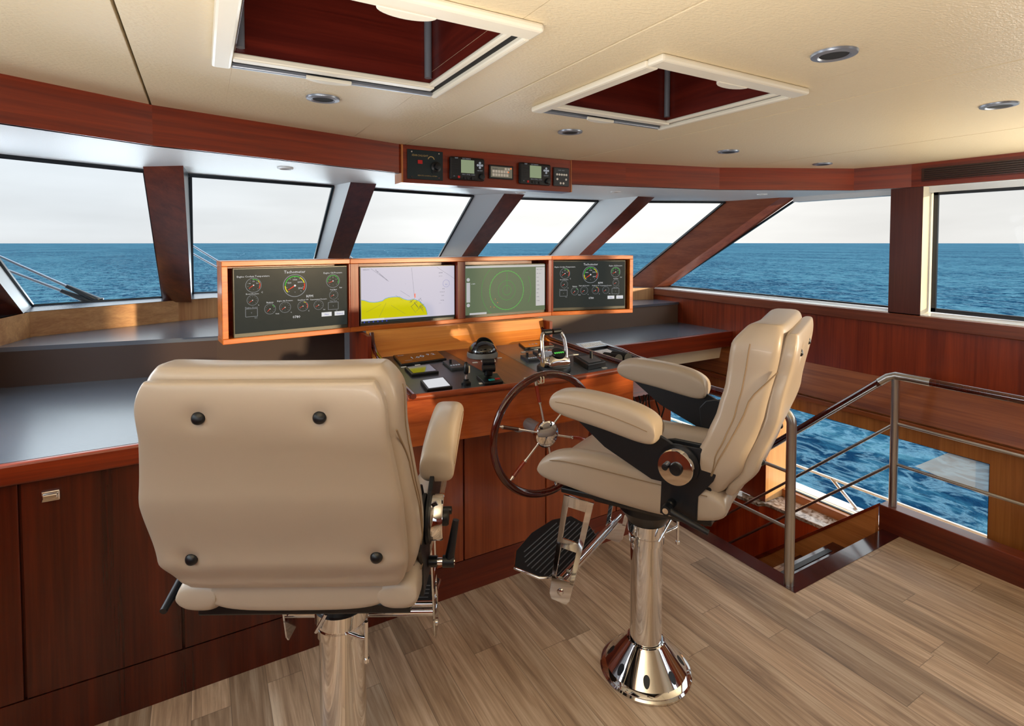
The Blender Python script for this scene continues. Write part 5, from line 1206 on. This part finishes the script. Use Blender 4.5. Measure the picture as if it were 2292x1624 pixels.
# stairs
t = thing('staircase', 'dark wooden steps going down forward from the wheelhouse floor', 'stairs', (2.9, 1.57, -.1))
for k in range(6):
    y0 = 1.575 + .205 * k; z1_ = -.185 * (k + 1)
    child(G().box(2.49, 3.33, y0 - .01, y0 + .25, z1_ - .035, z1_), 'tread', M['plum'], t, bevel=.004)
    child(G().box(2.49, 3.33, y0 - .012, y0, z1_, z1_ + .15), 'riser_board', M['mahX'], t)
    child(G().box(2.60, 3.22, y0 + .19, y0 + .22, z1_, z1_ + .004), 'anti_slip_strip', M['blackmat'], t)
for x in (3.335, ):
    child(G().poly([(x, 1.59, .135), (x, 2.75, -.94), (x, 2.75, -1.35), (x, 1.59, -.35)], (.035, 0, 0)), 'stringer', wood('stringer_wood', srgb(180, 100, 44), srgb(230, 152, 84), 'Y', rough=.35), t)
    child(G().poly([(x - .006, 1.585, .132), (x - .006, 2.75, -.943), (x - .006, 2.75, -.910), (x - .006, 1.585, .150)], (.045, 0, 0)), 'stringer_cap', M['mahY'], t)
# lower deck cabinet with marble top
mp_ = [(3.375, 2.58), (3.405, 2.39), (3.455, 2.36), (3.49, 1.93), (3.53, 1.40), (3.67, 1.40), (3.67, 2.36), (3.45, 2.60), (3.45, 3.40), (3.36, 3.40)]
t = thing('galley_cabinet', 'red-brown lower deck cabinet with marble top below the stairwell window', 'cabinet', (3.4, 2.3, -1.4))
child(G().poly([(x, y, -.228) for x, y in mp_], (0, 0, .024)), 'marble_top', M['marble'], t, bevel=.004)
gal = wood('galley_front', srgb(150, 44, 16), srgb(204, 84, 38), 'Z', rough=.3)
child(G().poly([(x + .012, y, -1.39) for x, y in mp_], (0, 0, 1.16)), 'body', gal, t)
for x, y in ((3.476, 2.05), (3.488, 1.92)):
    child(G().box(x - .006, x + .012, y - .018, y + .018, -.315, -.285), 'drawer_pull', M['chrome'], t, bevel=.003)
child(G().box(3.655, 3.679, 1.2, 2.37, -.204, -.150), 'sill', M['teakY'], t)
# outside: bulwark and bow rail
t = thing('bulwark', 'white and cream side deck edge outside the lower deck window', 'bulwark', (4.1, 2.0, -.4))
child(G().hexa([(3.86, -1, -.52), (4.13, -1, -.52), (4.13, 7, -.52), (3.86, 7, -.52)], [(3.86, -1, -.385), (4.13, -1, -.335), (4.13, 7, -.335), (3.86, 7, -.385)]), 'inner_slope', M['gelcream'], t)
child(G().hexa([(4.13, -1, -.52), (4.24, -1, -.52), (4.24, 7, -.52), (4.13, 7, -.52)], [(4.13, -1, -.333), (4.24, -1, -.333), (4.24, 7, -.333), (4.13, 7, -.333)]), 'cap_rail', M['exterior'], t)
t = thing('deck_rail', 'slim outside deck rail on slanted stanchions above the white bulwark', 'railing', (4.2, 2.16, -.33))
child(G().tube([(4.2, -1, -.175), (4.2, 7, -.175)], .011, 10), 'top_rail', M['whiteframe'], t, smooth=50)
for y in (.9, 2.12, 3.6): child(G().tube([(4.19, y, -.335), (4.2, y + .20, -.175)], .013, 10), 'stanchion', M['chrome'], t, smooth=50); child(G().lathe([(.03, 0), (.03, .006)], (4.19, y, -.334), n=20), 'stanchion_foot', M['steel'], t)
# painted reflection patch on the lower window
tag(G().add([(3.706, 1.200, .448), (3.706, 1.575, .448), (3.706, 1.86, .30), (3.706, 1.86, .295), (3.706, 1.200, .14)], [(0, 1, 2, 3, 4)]).build('window_film', glass_mat('film', (.5, .5, .5, 1))), 'painted reflection patch on the lower deck window pane', 'window film') if False else None  # window_film is the painted reflection patch, not built
# windscreen wipers outside the port pane
def wiper(label, base, a_end, b_end):
    t = thing('windscreen_wiper', label, 'wiper', base); B = Vector(base)
    for e_, off in ((a_end, Vector((0, 0, 0))), (b_end, Vector((-.035, .0, -.01)))):
        e_ = Vector(e_) - B; m_ = off.lerp(e_, .28)
        G().tube([off, m_], .020, 8, r1=.012).build('arm_root', M['black'], t, smooth=50)
        G().tube([m_, e_], .0085, 8, r1=.006).build('arm', M['trimgrey'], t, smooth=50)
    G().lathe([(.03, 0), (.03, .06)], (0, 0, -.047), n=16).build('pivot', M['black'], t, smooth=40)
wiper('double-armed wiper reaching across the port windscreen pane', (-.575, 4.27, 1.285), (-1.12, 4.17, 1.64), (-1.12, 4.16, 1.57))
wiper('double-armed wiper behind the leftmost screen end', (.42, 4.60, 1.285), (-.14, 4.62, 1.69), (-.13, 4.60, 1.62))
wiper('double-armed wiper showing just above the housing between the first pillars', (1.42, 4.60, 1.285), (.95, 4.60, 1.63), (.95, 4.60, 1.59))
